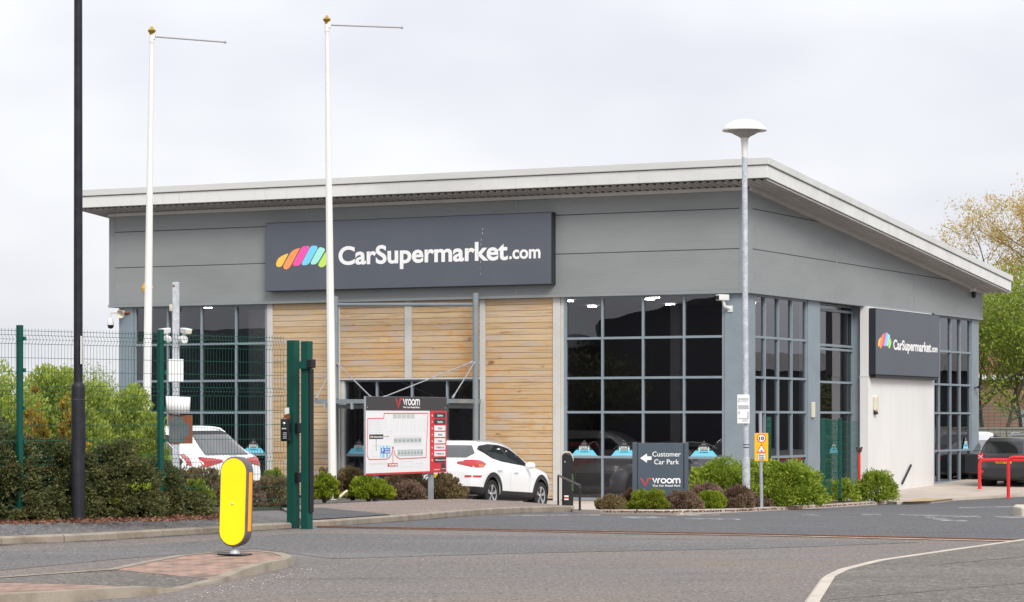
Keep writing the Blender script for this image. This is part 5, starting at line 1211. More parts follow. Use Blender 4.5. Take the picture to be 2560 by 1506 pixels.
        for hx, hz in c['handles']:
            s_ = 1 if sd == 'L' else -1; h = tree.ray_cast(Vector((hx+ox, 3*s_, hz)), Vector((0,-s_,0)))
            if h[0]: mb = MB(); mb.tube([h[0]+Vector((-.11,s_*.012,0)), h[0]+Vector((-.07,s_*.035,.004)), h[0]+Vector((.07,s_*.035,.004)), h[0]+Vector((.11,s_*.012,0))], .014, 8); mb.build('door_handle', paint, root, smooth=True)
        for wx in c['wheels']:
            if c.get('clad'):
                def arcp(r_, a0=-12, a1=192): return [(wx + r_*math.cos(R(t)), c['wr']+.02+r_*math.sin(R(t))) for t in np.linspace(a0, a1, 30)]
                patch(arcp(ra+.105, -18, 198) + arcp(ra+.002, -18, 198)[::-1], sd, M['cartrim'], 'arch_trim', .010, grid=.04)
        if c.get('clad'):
            patch([(c['wheels'][0]+ra+.02,.24),(c['wheels'][1]-ra-.02,.24),(c['wheels'][1]-ra-.04,.42),(c['wheels'][0]+ra+.04,.44)], sd, M['cartrim'], 'sill_trim', .009)
            patch([(.05,.30),(c['wheels'][0]-ra-.02,.26),(c['wheels'][0]-ra-.02,.50),(.05,.52)], sd, M['cartrim'], 'bumper_trim', .009)
    for nm, mk, poly in c['rear']: patch(rounded(poly, .03), 'B', M[mk], nm, {'taillight':.016,'redsign':.016,'carglass':.012,'rearglass':.010,'plate':.014}.get(mk,.009), grid=.03)
    for nm, mk, poly in c.get('front', []): patch(rounded(poly, .03), 'F', M[mk], nm, .007, grid=.05)
    for wx in c['wheels']:
        for s_ in (-1, 1):
            q = MB(); rr = c['wr']; wy = s_*(hw-.125); mt = Matrix.Translation((wx+ox, wy, rr)) @ Matrix.Rotation(R(-90*s_),4,'X')
            q.lathe([(rr*.66,-.10),(rr*.93,-.112),(rr*.995,-.09),(rr,-.05),(rr,.05),(rr*.995,.09),(rr*.93,.112),(rr*.70,.105),(rr*.67,.08)], 36, 0, mt); ty = q.build('wheel', M['tyre'], root, auto=35)
            q = MB(); q.lathe([(.02,.02),(rr*.62,.02),(rr*.62,.09),(rr*.675,.10),(rr*.69,.095),(rr*.67,.02),(rr*.6,-.05)], 36, 0, mt); q.m = [0]*len(q.m)
            q.lathe([(.001,.085),(.05,.085),(.06,.07),(.06,.02)], 16, 0, mt)
            for t in range(5):
                for dd in (-.13, .13):
                    a_ = 2*math.pi*t/5 + .3; p0_ = Vector((.05*math.cos(a_), .05*math.sin(a_), .07)); p1_ = Vector((rr*.64*math.cos(a_+dd), rr*.64*math.sin(a_+dd), .092))
                    q.bar(mt@p0_, mt@p1_, .038, .02, 0, up=(0,1,0))
            ri = q.build('rim', M['alloy'], ty, auto=40)
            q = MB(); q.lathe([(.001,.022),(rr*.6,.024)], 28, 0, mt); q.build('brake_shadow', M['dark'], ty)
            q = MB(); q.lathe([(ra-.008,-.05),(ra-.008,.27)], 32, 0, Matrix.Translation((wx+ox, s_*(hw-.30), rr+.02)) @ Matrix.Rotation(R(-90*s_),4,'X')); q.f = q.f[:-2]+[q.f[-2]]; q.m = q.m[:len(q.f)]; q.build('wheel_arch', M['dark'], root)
    for s_ in (-1, 1):
        mx_, mz_ = c['mirror']; h = tree.ray_cast(Vector((mx_+ox, 3*s_, mz_)), Vector((0,-s_,0))); y0 = h[0].y if h[0] else s_*hw*.9
        q = MB(); q.lathe([(.001,-.11),(.06,-.10),(.085,-.03),(.08,.05),(.05,.10),(.001,.115)], 14, 0, Matrix.Translation((mx_+ox, y0+s_*.15, mz_+.05)) @ Matrix.Rotation(R(90),4,'X') @ Matrix.Diagonal((.8,1,1.15,1))); q.bar((mx_+ox+.02,y0-s_*.03,mz_-.03),(mx_+ox,y0+s_*.1,mz_+.0),.05,.04); q.build('door_mirror', paint if not c.get('blackmirror') else M['cartrim'], root, smooth=True)
    if c.get('rails'):
        for s_ in (-1, 1):
            x0, x1 = c['rails']; pts = []
            for t in np.linspace(0, 1, 14):
                x = x0+(x1-x0)*t; yw = s_*(interp(c['roofw'], x)-.07); h = tree.ray_cast(Vector((x+ox, yw, 3)), Vector((0,0,-1))); pts.append(h[0] + Vector((0,0,.004 if t in (0,1) else .035)))
            q = MB(); q.tube(pts, .017, 8); q.build('roof_rail', M[c.get('railmat','alloy')], root, smooth=True)
    return root, tree
suv = dict(L=4.48, W=1.85, wr=.345, arch=.405, wheels=(.91, 3.58), clad=True, rails=(.75,2.55),
    top=[(0,.90),(.03,1.0),(.1,1.10),(.2,1.24),(.35,1.46),(.5,1.585),(.7,1.625),(1.2,1.645),(1.8,1.635),(2.2,1.595),(2.6,1.46),(3.0,1.26),(3.3,1.12),(3.7,1.06),(4.1,.98),(4.35,.84),(4.48,.66)],
    belt=[(0,.86),(.1,1.04),(.6,1.12),(1.5,1.09),(2.6,1.0),(3.2,.98),(3.8,.93),(4.2,.86),(4.48,.56)],
    roofw=[(0,.60),(.3,.60),(.7,.61),(2.2,.62),(2.8,.68),(3.3,.74),(4.48,.70)],
    dlo=[(.46,1.40),(.62,1.50),(1.15,1.555),(1.75,1.55),(2.2,1.485),(2.62,1.31),(3.0,1.05),(2.2,1.095),(1.4,1.145),(.95,1.21)],
    windows=[[(.56,1.40),(.68,1.475),(.98,1.52),(.98,1.24)],[(1.03,1.235),(1.03,1.525),(1.68,1.53),(1.80,1.14),(1.35,1.17)],[(1.92,1.135),(1.82,1.52),(2.16,1.46),(2.55,1.29),(2.78,1.09)]],
    doors=[[(1.83,.36),(1.84,.75),(1.86,1.08)],[(2.86,.38),(2.90,.7),(2.88,1.02)],[(1.02,1.14),(1.10,.95),(1.30,.72),(1.36,.5)]], handles=[(1.25,.93),(2.12,.90)], mirror=(2.72,1.03),
    side=[('tail_light','taillight',[(.02,1.13),(.2,1.15),(.40,1.13),(.56,1.06),(.42,.99),(.2,.97),(.02,.97)]),('indicator','indicator',[(.20,1.035),(.40,1.04),(.45,1.02),(.38,.995),(.20,.985)]),('reflector','redsign',[(.03,.78),(.32,.785),(.28,.74),(.03,.735)]),('headlight','lens',[(4.05,.90),(4.28,.82),(4.36,.72),(4.22,.76),(4.04,.85)])],
    rear=[('rear_window','rearglass',[(-.56,1.20),(.56,1.20),(.70,1.30),(.56,1.50),(-.56,1.50),(-.70,1.30)]),('tail_light','taillight',[(-.80,1.13),(-.36,1.10),(-.36,1.05),(-.80,.97)]),('tail_light','taillight',[(.80,1.13),(.36,1.10),(.36,1.05),(.80,.97)]),('number_plate','plate',[(-.26,.70),(.26,.70),(.26,.81),(-.26,.81)]),('bumper_trim','cartrim',[(-.85,.36),(.85,.36),(.85,.52),(-.85,.52)]),('reflector','redsign',[(-.80,.74),(-.62,.74),(-.62,.78),(-.80,.78)]),('reflector','redsign',[(.80,.74),(.62,.74),(.62,.78),(.80,.78)])],
    front=[('grille','cartrim',[(-.55,.42),(.55,.42),(.62,.78),(-.62,.78)]),('headlight','lens',[(.60,.74),(.80,.76),(.80,.86),(.62,.84)]),('headlight','lens',[(-.60,.74),(-.80,.76),(-.80,.86),(-.62,.84)]),('windscreen','carglass',[(-.62,1.17),(.62,1.17),(.55,1.5),(-.55,1.5)])])
HD = math.atan2(BY.y, BY.x)                             # nose-in to the front glazing
def park(rear_u, Y, z):                                  # world spot of a car whose rear right corner shows at column rear_u
    return P(rear_u, 1045, Y)
def car_loc(x_local, nose_gap, Lc, z): p = bl(x_local, -nose_gap - Lc/2); return Vector((p.x, p.y, z))
cr_ = P(1186, 1045, 61.6)                                # rear right corner of the white car by the entrance
ctr = Vector((cr_.x, cr_.y, 0)) + BY*(4.48/2) - BX*(1.85/2-.03); ctr.z = -.735
wc_, tr_ = make_car(ctr, HD, 'white family car with black wheel arches parked nose first by the entrance', None, suv, M['carwhite']); wc_.rotation_euler = (0, R(2.4), HD)

estate = dict(suv); estate.update(L=4.40, W=1.84, clad=False, rails=(.7,2.5), railmat='carwhite', wr=.34, arch=.375, wheels=(.86,3.48),
    top=[(0,.92),(.03,1.0),(.12,1.06),(.3,1.22),(.55,1.46),(.72,1.58),(1.0,1.62),(1.6,1.63),(2.2,1.58),(2.6,1.44),(3.0,1.24),(3.3,1.10),(3.8,1.03),(4.15,.92),(4.3,.80),(4.40,.62)],
    dlo=[(.85,1.12),(.80,1.22),(1.05,1.47),(1.75,1.52),(2.2,1.46),(2.62,1.28),(3.0,1.05),(2.2,1.07)], windows=[[(.93,1.16),(1.08,1.42),(1.30,1.46),(1.30,1.15)],[(1.36,1.14),(1.36,1.47),(1.72,1.48),(1.80,1.12)],[(1.92,1.10),(1.82,1.48),(2.16,1.43),(2.55,1.27),(2.78,1.09)]],
    side=[],
    rear=[('rear_window','rearglass',[(-.62,1.08),(.62,1.08),(.52,1.47),(-.52,1.47)]),('black_spoiler','cartrim',[(-.56,1.475),(.56,1.475),(.50,1.545),(-.50,1.545)]),('tail_light','taillight',[(-.83,1.05),(-.28,.99),(-.32,.945),(-.82,.86)]),('tail_light','taillight',[(.83,1.05),(.28,.99),(.32,.945),(.82,.86)]),('number_plate','plate',[(-.26,.66),(.26,.66),(.26,.77),(-.26,.77)]),('bumper_trim','cartrim',[(-.8,.34),(.8,.34),(.8,.46),(-.8,.46)])])  # the spoiler below the roof edge is itself black
er = P(583, 1045, 50.0); HL = math.atan2(.58, -.81); ctr = Vector((er.x, er.y, 0)) + Vector((-.81,.58,0))*2.2; ctr.z = -.30
white_estate, tr_ = make_car(ctr, HL, 'white estate car with a dark rear window seen through the mesh fence', None, estate, M['carwhite'])
q = MB(); q.tube([(-1.38,.35,1.09),(-1.40,.05,1.10),(-1.44,-.3,1.11)], .013, 6); q.build('rear_wiper', M['cartrim'], white_estate)
q = MB()
for i in range(4): 
    for t in range(16):
        a0, a1 = R(t*22.5), R(t*22.5+22.5); c0 = Vector((-2.19,.075-i*.05,1.04)); q.tube([c0+Vector((0,math.cos(a0)*.032,math.sin(a0)*.032)), c0+Vector((0,math.cos(a1)*.032,math.sin(a1)*.032))], .006, 5, caps=False)
q.build('badge', M['chrome'], white_estate)
hatch = dict(estate); hatch.update(rear=[('rear_window','carglass',[(-.60,1.06),(.60,1.06),(.52,1.45),(-.52,1.45)]),('tail_light','taillight',[(-.82,1.10),(-.6,1.08),(-.64,.90),(-.82,.86)]),('tail_light','taillight',[(.82,1.10),(.6,1.08),(.64,.90),(.82,.86)]),('number_plate','plate',[(-.26,.62),(.26,.62),(.26,.73),(-.26,.73)])], rails=None)
er = P(408, 1045, 48.2); ctr = Vector((er.x, er.y, 0)) + Vector((-.81,.58,0))*2.2; ctr.z = -.28
make_car(ctr, HL, 'white hatchback mostly hidden by the bright shrubs behind the fence', None, hatch, M['carwhite'])

jeep = dict(suv); jeep.update(L=4.24, W=1.80, wr=.345, arch=.40, wheels=(.83,3.40), railmat='cartrim', rails=(.45,2.3),
    plan=[(0,.90),(.04,.955),(.2,.985),(.8,1),(3.4,1),(3.9,.96),(4.15,.88),(4.24,.80)],
    top=[(0,1.06),(.03,1.12),(.08,1.24),(.16,1.44),(.24,1.575),(.35,1.63),(.6,1.655),(1.2,1.665),(2.0,1.64),(2.3,1.58),(2.7,1.36),(3.0,1.16),(3.3,1.12),(3.9,1.07),(4.1,.98),(4.24,.80)],
    belt=[(0,1.02),(.1,1.10),(1.5,1.08),(3.0,1.04),(3.9,.95),(4.24,.70)], roofw=[(0,.66),(.3,.66),(2.2,.66),(2.8,.70),(4.24,.74)],
    dlo=[(.30,1.14),(.36,1.50),(1.2,1.54),(2.1,1.50),(2.7,1.10)], windows=[[(.40,1.18),(.44,1.47),(.85,1.50),(.85,1.17)],[(.92,1.16),(.92,1.50),(1.55,1.51),(1.55,1.15)],[(1.65,1.15),(1.65,1.50),(2.06,1.46),(2.52,1.14)]],
    side=[], doors=[[(1.60,.4),(1.60,1.12)],[(2.62,.4),(2.60,1.08)]], handles=[(1.0,.98),(1.75,.97)],
    rear=[('rear_window','carglass',[(-.60,1.14),(.60,1.14),(.56,1.50),(-.56,1.50)]),('light_surround','cartrim',[(-.84,.88),(-.62,.88),(-.62,1.10),(-.84,1.10)]),('light_surround','cartrim',[(.84,.88),(.62,.88),(.62,1.10),(.84,1.10)]),
          ('bumper_trim','cartrim',[(-.88,.36),(.88,.36),(.88,.66),(-.88,.66)]),('reflector','taillight',[(-.80,.50),(-.66,.50),(-.66,.60),(-.80,.60)]),('reflector','taillight',[(.80,.50),(.66,.50),(.66,.60),(.80,.60)]),('number_plate','plate',[(-.26,.81),(.26,.81),(.26,.92),(-.26,.92)])])
jl = P(2441, 1045, 83); ctr = Vector((jl.x, jl.y, 0)) + BY*2.12 + BX*.89; ctr.z = g(83.5)+.0
jp, tr_ = make_car(ctr, HD, 'dark grey boxy off road car with square red tail lights behind the red hoops', None, jeep, M['cargrey'])
for s_ in (-1, 1):
    q = MB(); q.box(-2.14,-2.08,s_*.745-.105,s_*.745+.105,.91,1.13); o_ = q.build('tail_light', M['taillight'], jp, bevel=.02)
    q = MB(); c0 = Vector((-2.146,s_*.745,1.02))
    for e in (-1, 1): q.bar(c0+Vector((0,-.065,-.055*e)), c0+Vector((0,.065,.055*e)), .012, .022, up=(1,0,0))
    q.build('light_cross', M['signwhite'], o_)
tx = lettering('CK20 VYT', -.235, .235, .83, .07, 0, M['black'], jp, bold=.02); tx.rotation_euler = (0,0,R(-90)); tx.location = (-2.150, 0, 0)
q = MB(); q.tube([(-2.03,.0,1.165),(-2.04,.22,1.16),(-2.045,.38,1.15)], .012, 6); q.build('rear_wiper', M['cartrim'], jp)
q = MB(); q.tube([(-1.75,0,1.64),(-1.80,0,1.86)], .008, 6); q.build('aerial', M['black'], jp)
p = P(2492, 1045, 87.5); sedan = dict(estate); sedan.update(rails=None, top=[(0,.98),(.03,1.0),(.3,1.04),(.6,1.06),(.9,1.18),(1.3,1.38),(1.6,1.44),(2.0,1.45),(2.3,1.42),(2.7,1.28),(3.1,1.08),(3.6,1.0),(4.15,.90),(4.3,.8),(4.4,.62)],
    dlo=[(.95,1.10),(1.35,1.32),(1.8,1.36),(2.2,1.33),(2.85,1.02),(2,1.03)], windows=[[(1.10,1.12),(1.38,1.28),(1.75,1.32),(1.75,1.07)],[(1.83,1.07),(1.83,1.32),(2.18,1.29),(2.65,1.05)]], rear=[('rear_window','rearglass',[(-.60,1.10),(.60,1.10),(.50,1.36),(-.50,1.36)]),('tail_light','taillight',[(-.88,.92),(-.6,.92),(-.6,.8),(-.88,.8)]),('tail_light','taillight',[(.88,.92),(.6,.92),(.6,.8),(.88,.8)])],
    front=[('windscreen','lens',[(-.64,1.10),(.64,1.10),(.54,1.36),(-.54,1.36)]),('grille','cartrim',[(-.5,.45),(.5,.45),(.5,.7),(-.5,.7)]),('headlight','lens',[(.55,.68),(.80,.7),(.80,.8),(.6,.78)]),('headlight','lens',[(-.55,.68),(-.80,.7),(-.80,.8),(-.6,.78)])])
wh, tr_ = make_car(Vector((P(2437,1045,94).x, 94, -.44)), HD+R(180)+R(8), 'white saloon with a red price sticker on its windscreen behind the dark cars', None, sedan, M['carwhite'])
q = MB(); q.prism([(.36*math.cos(R(t*15)), .13*math.sin(R(t*15))) for t in range(24)], -.01, 0); st_ = q.build('price_sticker', M['redsign'], wh); st_.rotation_euler = (R(-28),0,R(90)); st_.location = (.56, -.12, 1.27)
tx = lettering('£7995', -.26, .26, -.06, .11, -.01, M['white'], wh, bold=.02); tx.rotation_euler = (R(-28),0,R(90)); tx.location = (.563, -.12, 1.27)
p = P(2428, 1045, 88.5); make_car(Vector((p.x+.9, 90.0, -.72)), HD, 'dark grey saloon between the showroom corner and the boxy car', None, sedan, M['carblack'])
p = P(2556, 1045, 90); make_car(Vector((p.x+.9, 91.8, -.66)), HD, 'black car with roof rails just behind the boxy grey car', None, suv, M['carblack'])
p = bl(14, 8); make_car(Vector((p.x, p.y, -.75)), HD+R(180), 'red car parked across the lane, seen mirrored in the side glazing', None, suv, M['carred'])
p = bl(14.5, 13.5); make_car(Vector((p.x, p.y, -.7)), HD+R(170), 'white car parked across the lane beside the red one, mirrored in the side glazing', None, sedan, M['carwhite'])

# stock inside the showroom, dim behind the tinted glass
van = dict(suv); van.update(L=4.9, W=1.95, clad=False, top=[(0,1.5),(.05,1.75),(.2,1.92),(.6,1.97),(2.8,1.96),(3.3,1.80),(3.8,1.36),(4.0,1.24),(4.5,1.08),(4.9,.7)], belt=[(0,1.0),(.2,1.12),(3.2,1.14),(3.9,1.05),(4.9,.62)], roofw=[(0,.72),(3,.74),(4.9,.8)], wheels=(.95,3.95),
    dlo=[(.3,1.2),(.3,1.7),(3.0,1.72),(3.65,1.2)], windows=[[(.4,1.25),(.4,1.66),(1.5,1.68),(1.5,1.25)],[(1.6,1.25),(1.6,1.68),(2.6,1.68),(2.6,1.24)],[(2.7,1.24),(2.7,1.67),(2.98,1.66),(3.5,1.24)]], side=[], rear=[], doors=[[(2.65,.4),(2.65,1.2)]], handles=[(2.4,1.0)], mirror=(3.5,1.15), rails=None)
def indoor(u, y, turn, label, c, paint): p = bl(fx(u, y), y); r_, _t = make_car(Vector((p.x, p.y, Z0+.04)), BA + turn, label, None, c, paint); return r_
indoor(1592, 3.2, R(-100), 'grey car facing out through the front glazing behind the direction sign', suv, M['carsilver'])
indoor(1500, 7.2, R(10), 'silver van standing deep inside the showroom', van, M['carsilver'])
indoor(1428, 3.8, R(-75), 'red car inside the showroom behind the charging post', estate, M['carred'])
indoor(1738, 4.6, R(-25), 'silver car inside the showroom beside the corner column', estate, M['carsilver'])
indoor(640, 3.6, R(-80), 'dark car inside the showroom behind the left glazing', suv, M['cargrey'])

# ------------------------------------------------------------------ planting
def leaves(C, D, ln, wd, rg_):
    """diamond shaped leaf per row of C (centres) and D (long axis)"""
    n = len(C); D = D/np.maximum(np.linalg.norm(D,axis=1,keepdims=True),1e-6); r_ = rg_.normal(size=(n,3)); s_ = np.cross(D, r_); s_ /= np.maximum(np.linalg.norm(s_,axis=1,keepdims=True),1e-6)
    l = (ln*rg_.uniform(.6,1.3,n))[:,None]; w = (wd*rg_.uniform(.6,1.3,n))[:,None]; nn = np.cross(D, s_)
    V = np.stack([C-D*l*.5, C+s_*w*.5+nn*w*.12, C+D*l*.5, C-s_*w*.5+nn*w*.12], 1).reshape(-1,3); Q = np.arange(n*4).reshape(n,4); return V, Q
def shell(c, rad, n, rg_, lo=.55):
    d = rg_.normal(size=(n,3)); d /= np.linalg.norm(d,axis=1,keepdims=True); return c + d*(np.array(rad)*(rg_.uniform(lo**3,1.12,n)**(1/3))[:,None]), d
def bush(name, label, cat, pos, rx, ry, h, lf, n=5000, ln=.05, wd=.022, seed=1, group=None, clumps=26, up=.5, rough=.34, low=.12, rz_=0.0, stems=True, yaw=0.0, accent=None):
    rg_ = np.random.default_rng(seed); root = empty(name, pos, rz_); tag(root, label, cat, group)
    Cs, Ds = [], []
    for i in range(clumps):
        d = rg_.normal(size=3); d[2] = abs(d[2])*.9 - .12; d /= np.linalg.norm(d); rr = rough*min(rx, ry, h)*rg_.uniform(.75,1.35)
        sc = rg_.uniform(.66,.90); c = np.array([d[0]*rx*sc, d[1]*ry*sc, max(h*low, h*low + d[2]*h*(1-low)*sc)])
        p, q = shell(c, (rr,rr,rr*.85), int(n*.8/clumps), rg_); Cs.append(p); Ds.append(q*.6 + d*.7 + np.array([0,0,up]) + rg_.normal(size=q.shape)*.45)
    p, q = shell(np.array([0,0,h*.40]), (rx*.66,ry*.66,h*.40), int(n*.25), rg_, .2); Cs.append(p); Ds.append(q + np.array([0,0,up]) + rg_.normal(size=q.shape)*.5)
    C, D = np.concatenate(Cs), np.concatenate(Ds)
    C[:,0] *= rx/np.percentile(np.abs(C[:,0]), 98.5); C[:,1] *= ry/np.percentile(np.abs(C[:,1]), 98.5); C[:,2] *= h/np.percentile(C[:,2], 99.2); k = C[:,2] > .015; C, D = C[k], D[k]
    ns = max(8, n//900)                                  # a few longer shoots break the outline
    sh, sD = [], []
    for i in range(ns):
        d = rg_.normal(size=3); d[2] = abs(d[2]) + up*.6; d /= np.linalg.norm(d); c = np.array([d[0]*rx*.85, d[1]*ry*.85, h*.25 + d[2]*h*.62]); Ls = h*rg_.uniform(.08,.18); kq = int(10 + Ls/ln*5)
        t = rg_.uniform(0,1,kq)[:,None]; sh.append(c + (d + np.array([0,0,up*.5]))*t*Ls + rg_.normal(size=(kq,3))*ln*.25); sD.append(np.repeat(d[None],kq,0) + rg_.normal(size=(kq,3))*.5)
    C, D = np.concatenate([C]+sh), np.concatenate([D]+sD)
    V, Q = leaves(C, D, ln, wd, rg_); np_mesh('foliage', V, Q, lf, root)
    if accent:
        am, an, spots = accent; Ca, Da = [], []
        for sp_ in spots:
            p, q = shell(np.array(sp_[:3]), sp_[3:6], an, rg_, .1); Ca.append(p); Da.append(q + np.array([0,0,.6]) + rg_.normal(size=q.shape)*.4)
        V, Q = leaves(np.concatenate(Ca), np.concatenate(Da), ln*1.2, wd*1.3, rg_); np_mesh('foliage', V, Q, am, root)
    if stems:
        mb = MB(); r2 = random.Random(seed)
        for i in range(9):
            a_ = r2.uniform(0, 6.28); e = Vector((math.cos(a_)*rx*r2.uniform(.3,.75), math.sin(a_)*ry*r2.uniform(.3,.75), h*r2.uniform(.5,.85)))
            mb.tube([(e.x*.1,e.y*.1,-.05), e*.5+Vector((0,0,.05)), e], [.016,.011,.005], 5)
        mb.build('stem', M['bark'], root)
    return root
def bz(name, label, cat, zx0, zx1, zt_, Y, lf, n, base=None, dep=None, **kw):
    """bush whose outline spans zx0..zx1 with its top at row zt_ of the 2519 px enlargement, at depth Y"""
    k = 6500/Y; x = ((zx0+zx1)/2*S - 1280)/k; zb_ = g(Y)+.10 if base is None else base; top = EYE + (HZ-zt_*S)/k; rx = (zx1-zx0)*S/k/2
    return bush(name, label, cat, (x, Y, zb_), rx, dep or rx*.85, top-zb_, lf, n, **kw)
GB = 'low shrubs in the planting beds'
DH = 'dark cotoneaster hedge mounds along the fence'
cot = dict(ln=.046, wd=.022, up=-.05, rough=.17, clumps=150, low=.05)
bz('hedge_bush', 'dark reddish green hedge mound at the left edge of the photo', 'bush', -170, 130, 1074, 33.0, M['l_cot'], 56000, base=.2, dep=.55, seed=11, group=DH, **cot)
bz('hedge_bush', 'dark hedge mound between the first fence post and the lamp column', 'bush', 10, 255, 1086, 33.5, M['l_cot'], 50000, base=.2, dep=.52, seed=12, group=DH, **cot)
bz('hedge_bush', 'dark hedge mound just beside the lamp column on its gate side', 'bush', 170, 395, 1098, 34.0, M['l_cot'], 50000, base=.2, dep=.55, seed=13, group=DH, **cot, accent=(M['l_lime'], 45, [(.40,-.50,.42,.15,.05,.05),(.08,-.50,.22,.10,.05,.04)]))
bz('hedge_bush', 'dark hedge mound sloping down at the end nearest the camera post', 'bush', 285, 470, 1142, 34.7, M['l_cot'], 34000, base=.18, dep=.5, seed=14, group=DH, **cot)
bz('hedge_bush', 'low dark hedge tuft spreading at the foot of the mesh fence', 'bush', 400, 525, 1205, 34.9, M['l_cot'], 8000, base=.16, dep=.3, seed=15, group=DH, **cot)
lit = np.random.default_rng(5); Cl = []
for u, v in zip(lit.uniform(-30,560,1500), lit.normal(0,1,1500)):
    p = G(u, 1297-(u-457)*.022+v*2.2, .20); Cl.append((p.x, p.y, p.z + abs(lit.normal(0,.012))))
V, Q = leaves(np.array(Cl), lit.normal(size=(1500,3))*np.array([1,1,.3]), .055, .035, lit); stuff(np_mesh('leaf_litter', V, Q, M['l_litter']))
SH = 'bright green shrubs behind the mesh fence'
spr = dict(ln=.07, wd=.036, up=.6, rough=.30, clumps=64, low=.2)
bz('leafy_shrub', 'bright green shrub at the far left behind the fence', 'shrub', -190, 120, 922, 39.5, M['l_bright'], 30000, base=.0, seed=21, group=SH, **spr)
bz('leafy_shrub', 'bright green shrub behind the lamp column', 'shrub', 20, 275, 916, 40.5, M['l_bright'], 32000, base=.0, seed=22, group=SH, **spr)
bz('leafy_shrub', 'bright green shrub in front of the flagpole nearest the lamp column', 'shrub', 175, 398, 968, 42, M['l_bright'], 28000, base=.0, seed=23, group=SH, **spr)
bz('leafy_shrub', 'thin bright green shrub straggling around the second fence post', 'shrub', 318, 420, 1020, 41, M['l_bright'], 4200, base=.0, seed=24, group=SH, **spr)
bz('yellow_shrub', 'yellow leaved shrub through the fence near the first post', 'shrub', 60, 122, 955, 38.4, M['l_gold'], 900, base=.0, seed=25, group='yellow shrubs behind the fence', ln=.085, wd=.06, up=.5, clumps=12, low=.3)
bz('yellow_shrub', 'yellow leaved shrub immediately left of the lamp column', 'shrub', 140, 190, 985, 38.6, M['l_gold'], 800, base=.0, seed=26, group='yellow shrubs behind the fence', ln=.085, wd=.06, up=.5, clumps=12, low=.3)
bz('low_shrub', 'dark reddish shrub at the foot of the first fence post', 'shrub', -60, 62, 1008, 36, M['l_cot'], 9000, base=.0, seed=27, group=GB, ln=.05, wd=.024)
heb = dict(ln=.060, wd=.026, up=.8, rough=.22, clumps=44)
for i, (a_, b_, t_, Y, m, n, lab) in enumerate([
    (395,470,1130,44,'l_brown',7000,'bronze shrub at the foot of the galvanised camera post'), (455,548,1150,46,'l_brown',8000,'bronze shrub under the white estate car'), (530,640,1168,45.5,'l_purple',8000,'purple brown shrub behind the yellow bollard'), (610,715,1172,46.5,'l_brown',9000,'bronze shrub through the mesh left of the keypad'),
    (640,705,1152,49,'l_green',4000,'small yellow green shrub at the foot of the left timber panel'), (455,520,1178,42.5,'l_green',3500,'small yellow green shrub just right of the camera post'),
    (768,828,1162,53.5,'l_lime',5000,'lime green shrub touching the flagpole, left of it'), (775,835,1150,57,'l_purple',3500,'purple brown shrub behind the gate leaf'),
    (822,912,1149,57.6,'l_brown',8000,'bronze shrub right of the flagpole, left of the map board'), (855,958,1171,55.6,'l_lime',9500,'round bright green shrub below the left corner of the map board'),
    (940,1062,1156,59.4,'l_brown',9500,'bronze shrub under the middle of the map board'), (955,1035,1180,56.8,'l_purple',5500,'purple brown shrub in front of the map board posts'), (1040,1136,1164,58.6,'l_brown',9000,'bronze shrub at the tail of the white car')]):
    Yb = {53.5:-.20, 57:-.27, 57.6:-.28, 55.6:-.24, 59.4:-.38, 56.8:-.28, 58.6:-.33}.get(Y)
    w_ = (b_-a_)*.10; bz('low_shrub', lab, 'shrub', a_-w_, b_+w_, t_+4, Y, M[m], int(n*1.3), base=Yb, seed=40+i, group=GB, **heb)
bb = dict(ln=.052, wd=.024, up=.8, rough=.22, clumps=40)
for i, (a_, b_, t_, Y, m, n, lab) in enumerate([
    (1474,1532,1218,51.6,'l_brown',4500,'small round bronze shrub, the one standing alone left of the direction sign'), (1530,1576,1202,53.9,'l_purple',4200,'purple shrub tucked behind the left post of the direction sign'), (1556,1637,1205,52.2,'l_green',7500,'yellow green shrub in front of the direction sign'),
    (1622,1662,1226,52.6,'l_purple',2500,'little dark shrub between the yellow green and bronze ones'), (1645,1718,1208,52.5,'l_purple',6500,'reddish bronze shrub at the right corner of the direction sign'), (1716,1777,1208,53.2,'l_lime',6500,'small round lime green shrub, brightest in the bed'),
    (1768,1846,1195,54.2,'l_purple',8000,'broad purple brown shrub left of the speed limit post'), (1690,1785,1190,56.4,'l_purple',6000,'pinkish purple shrub behind the lime green one'), (1856,1900,1222,57.4,'l_purple',3500,'low dark shrub right behind the speed limit post')]):
    w_ = (b_-a_)*.12; bz('low_shrub', lab, 'shrub', a_-w_, b_+w_, t_+2, Y, M[m], int(n*1.7), base=EYE-(1274-HZ)*Y/F if Y < 53.6 else g(Y)+.06, seed=60+i, group=GB, **bb)
CB = 'green conifer bushes by the side door'
jun = dict(ln=.085, wd=.03, up=.15, rough=.22, clumps=100, low=.1)
bz('conifer_bush', 'wide green conifer bush behind the mushroom lamp post', 'bush', 1686, 1862, 1138, 58.2, M['l_juni'], 24000, seed=81, group=CB, **jun)
bz('conifer_bush', 'largest green conifer bush, right of the speed limit post', 'bush', 1835, 2024, 1138, 58.0, M['l_juni'], 26000, seed=82, group=CB, **jun)
bz('conifer_bush', 'conifer bush filling the gap right behind the speed limit post', 'bush', 1760, 1920, 1140, 59.4, M['l_juni'], 16000, seed=85, group=CB, **jun)
bz('conifer_bush', 'small conifer bush inside the short green fence', 'bush', 2026, 2114, 1180, 69.5, M['l_juni'], 4200, seed=83, group=CB, **jun)
bz('conifer_bush', 'conifer bush right of the red marker pole', 'bush', 2106, 2207, 1160, 70.5, M['l_juni'], 7000, seed=84, group=CB, **jun)

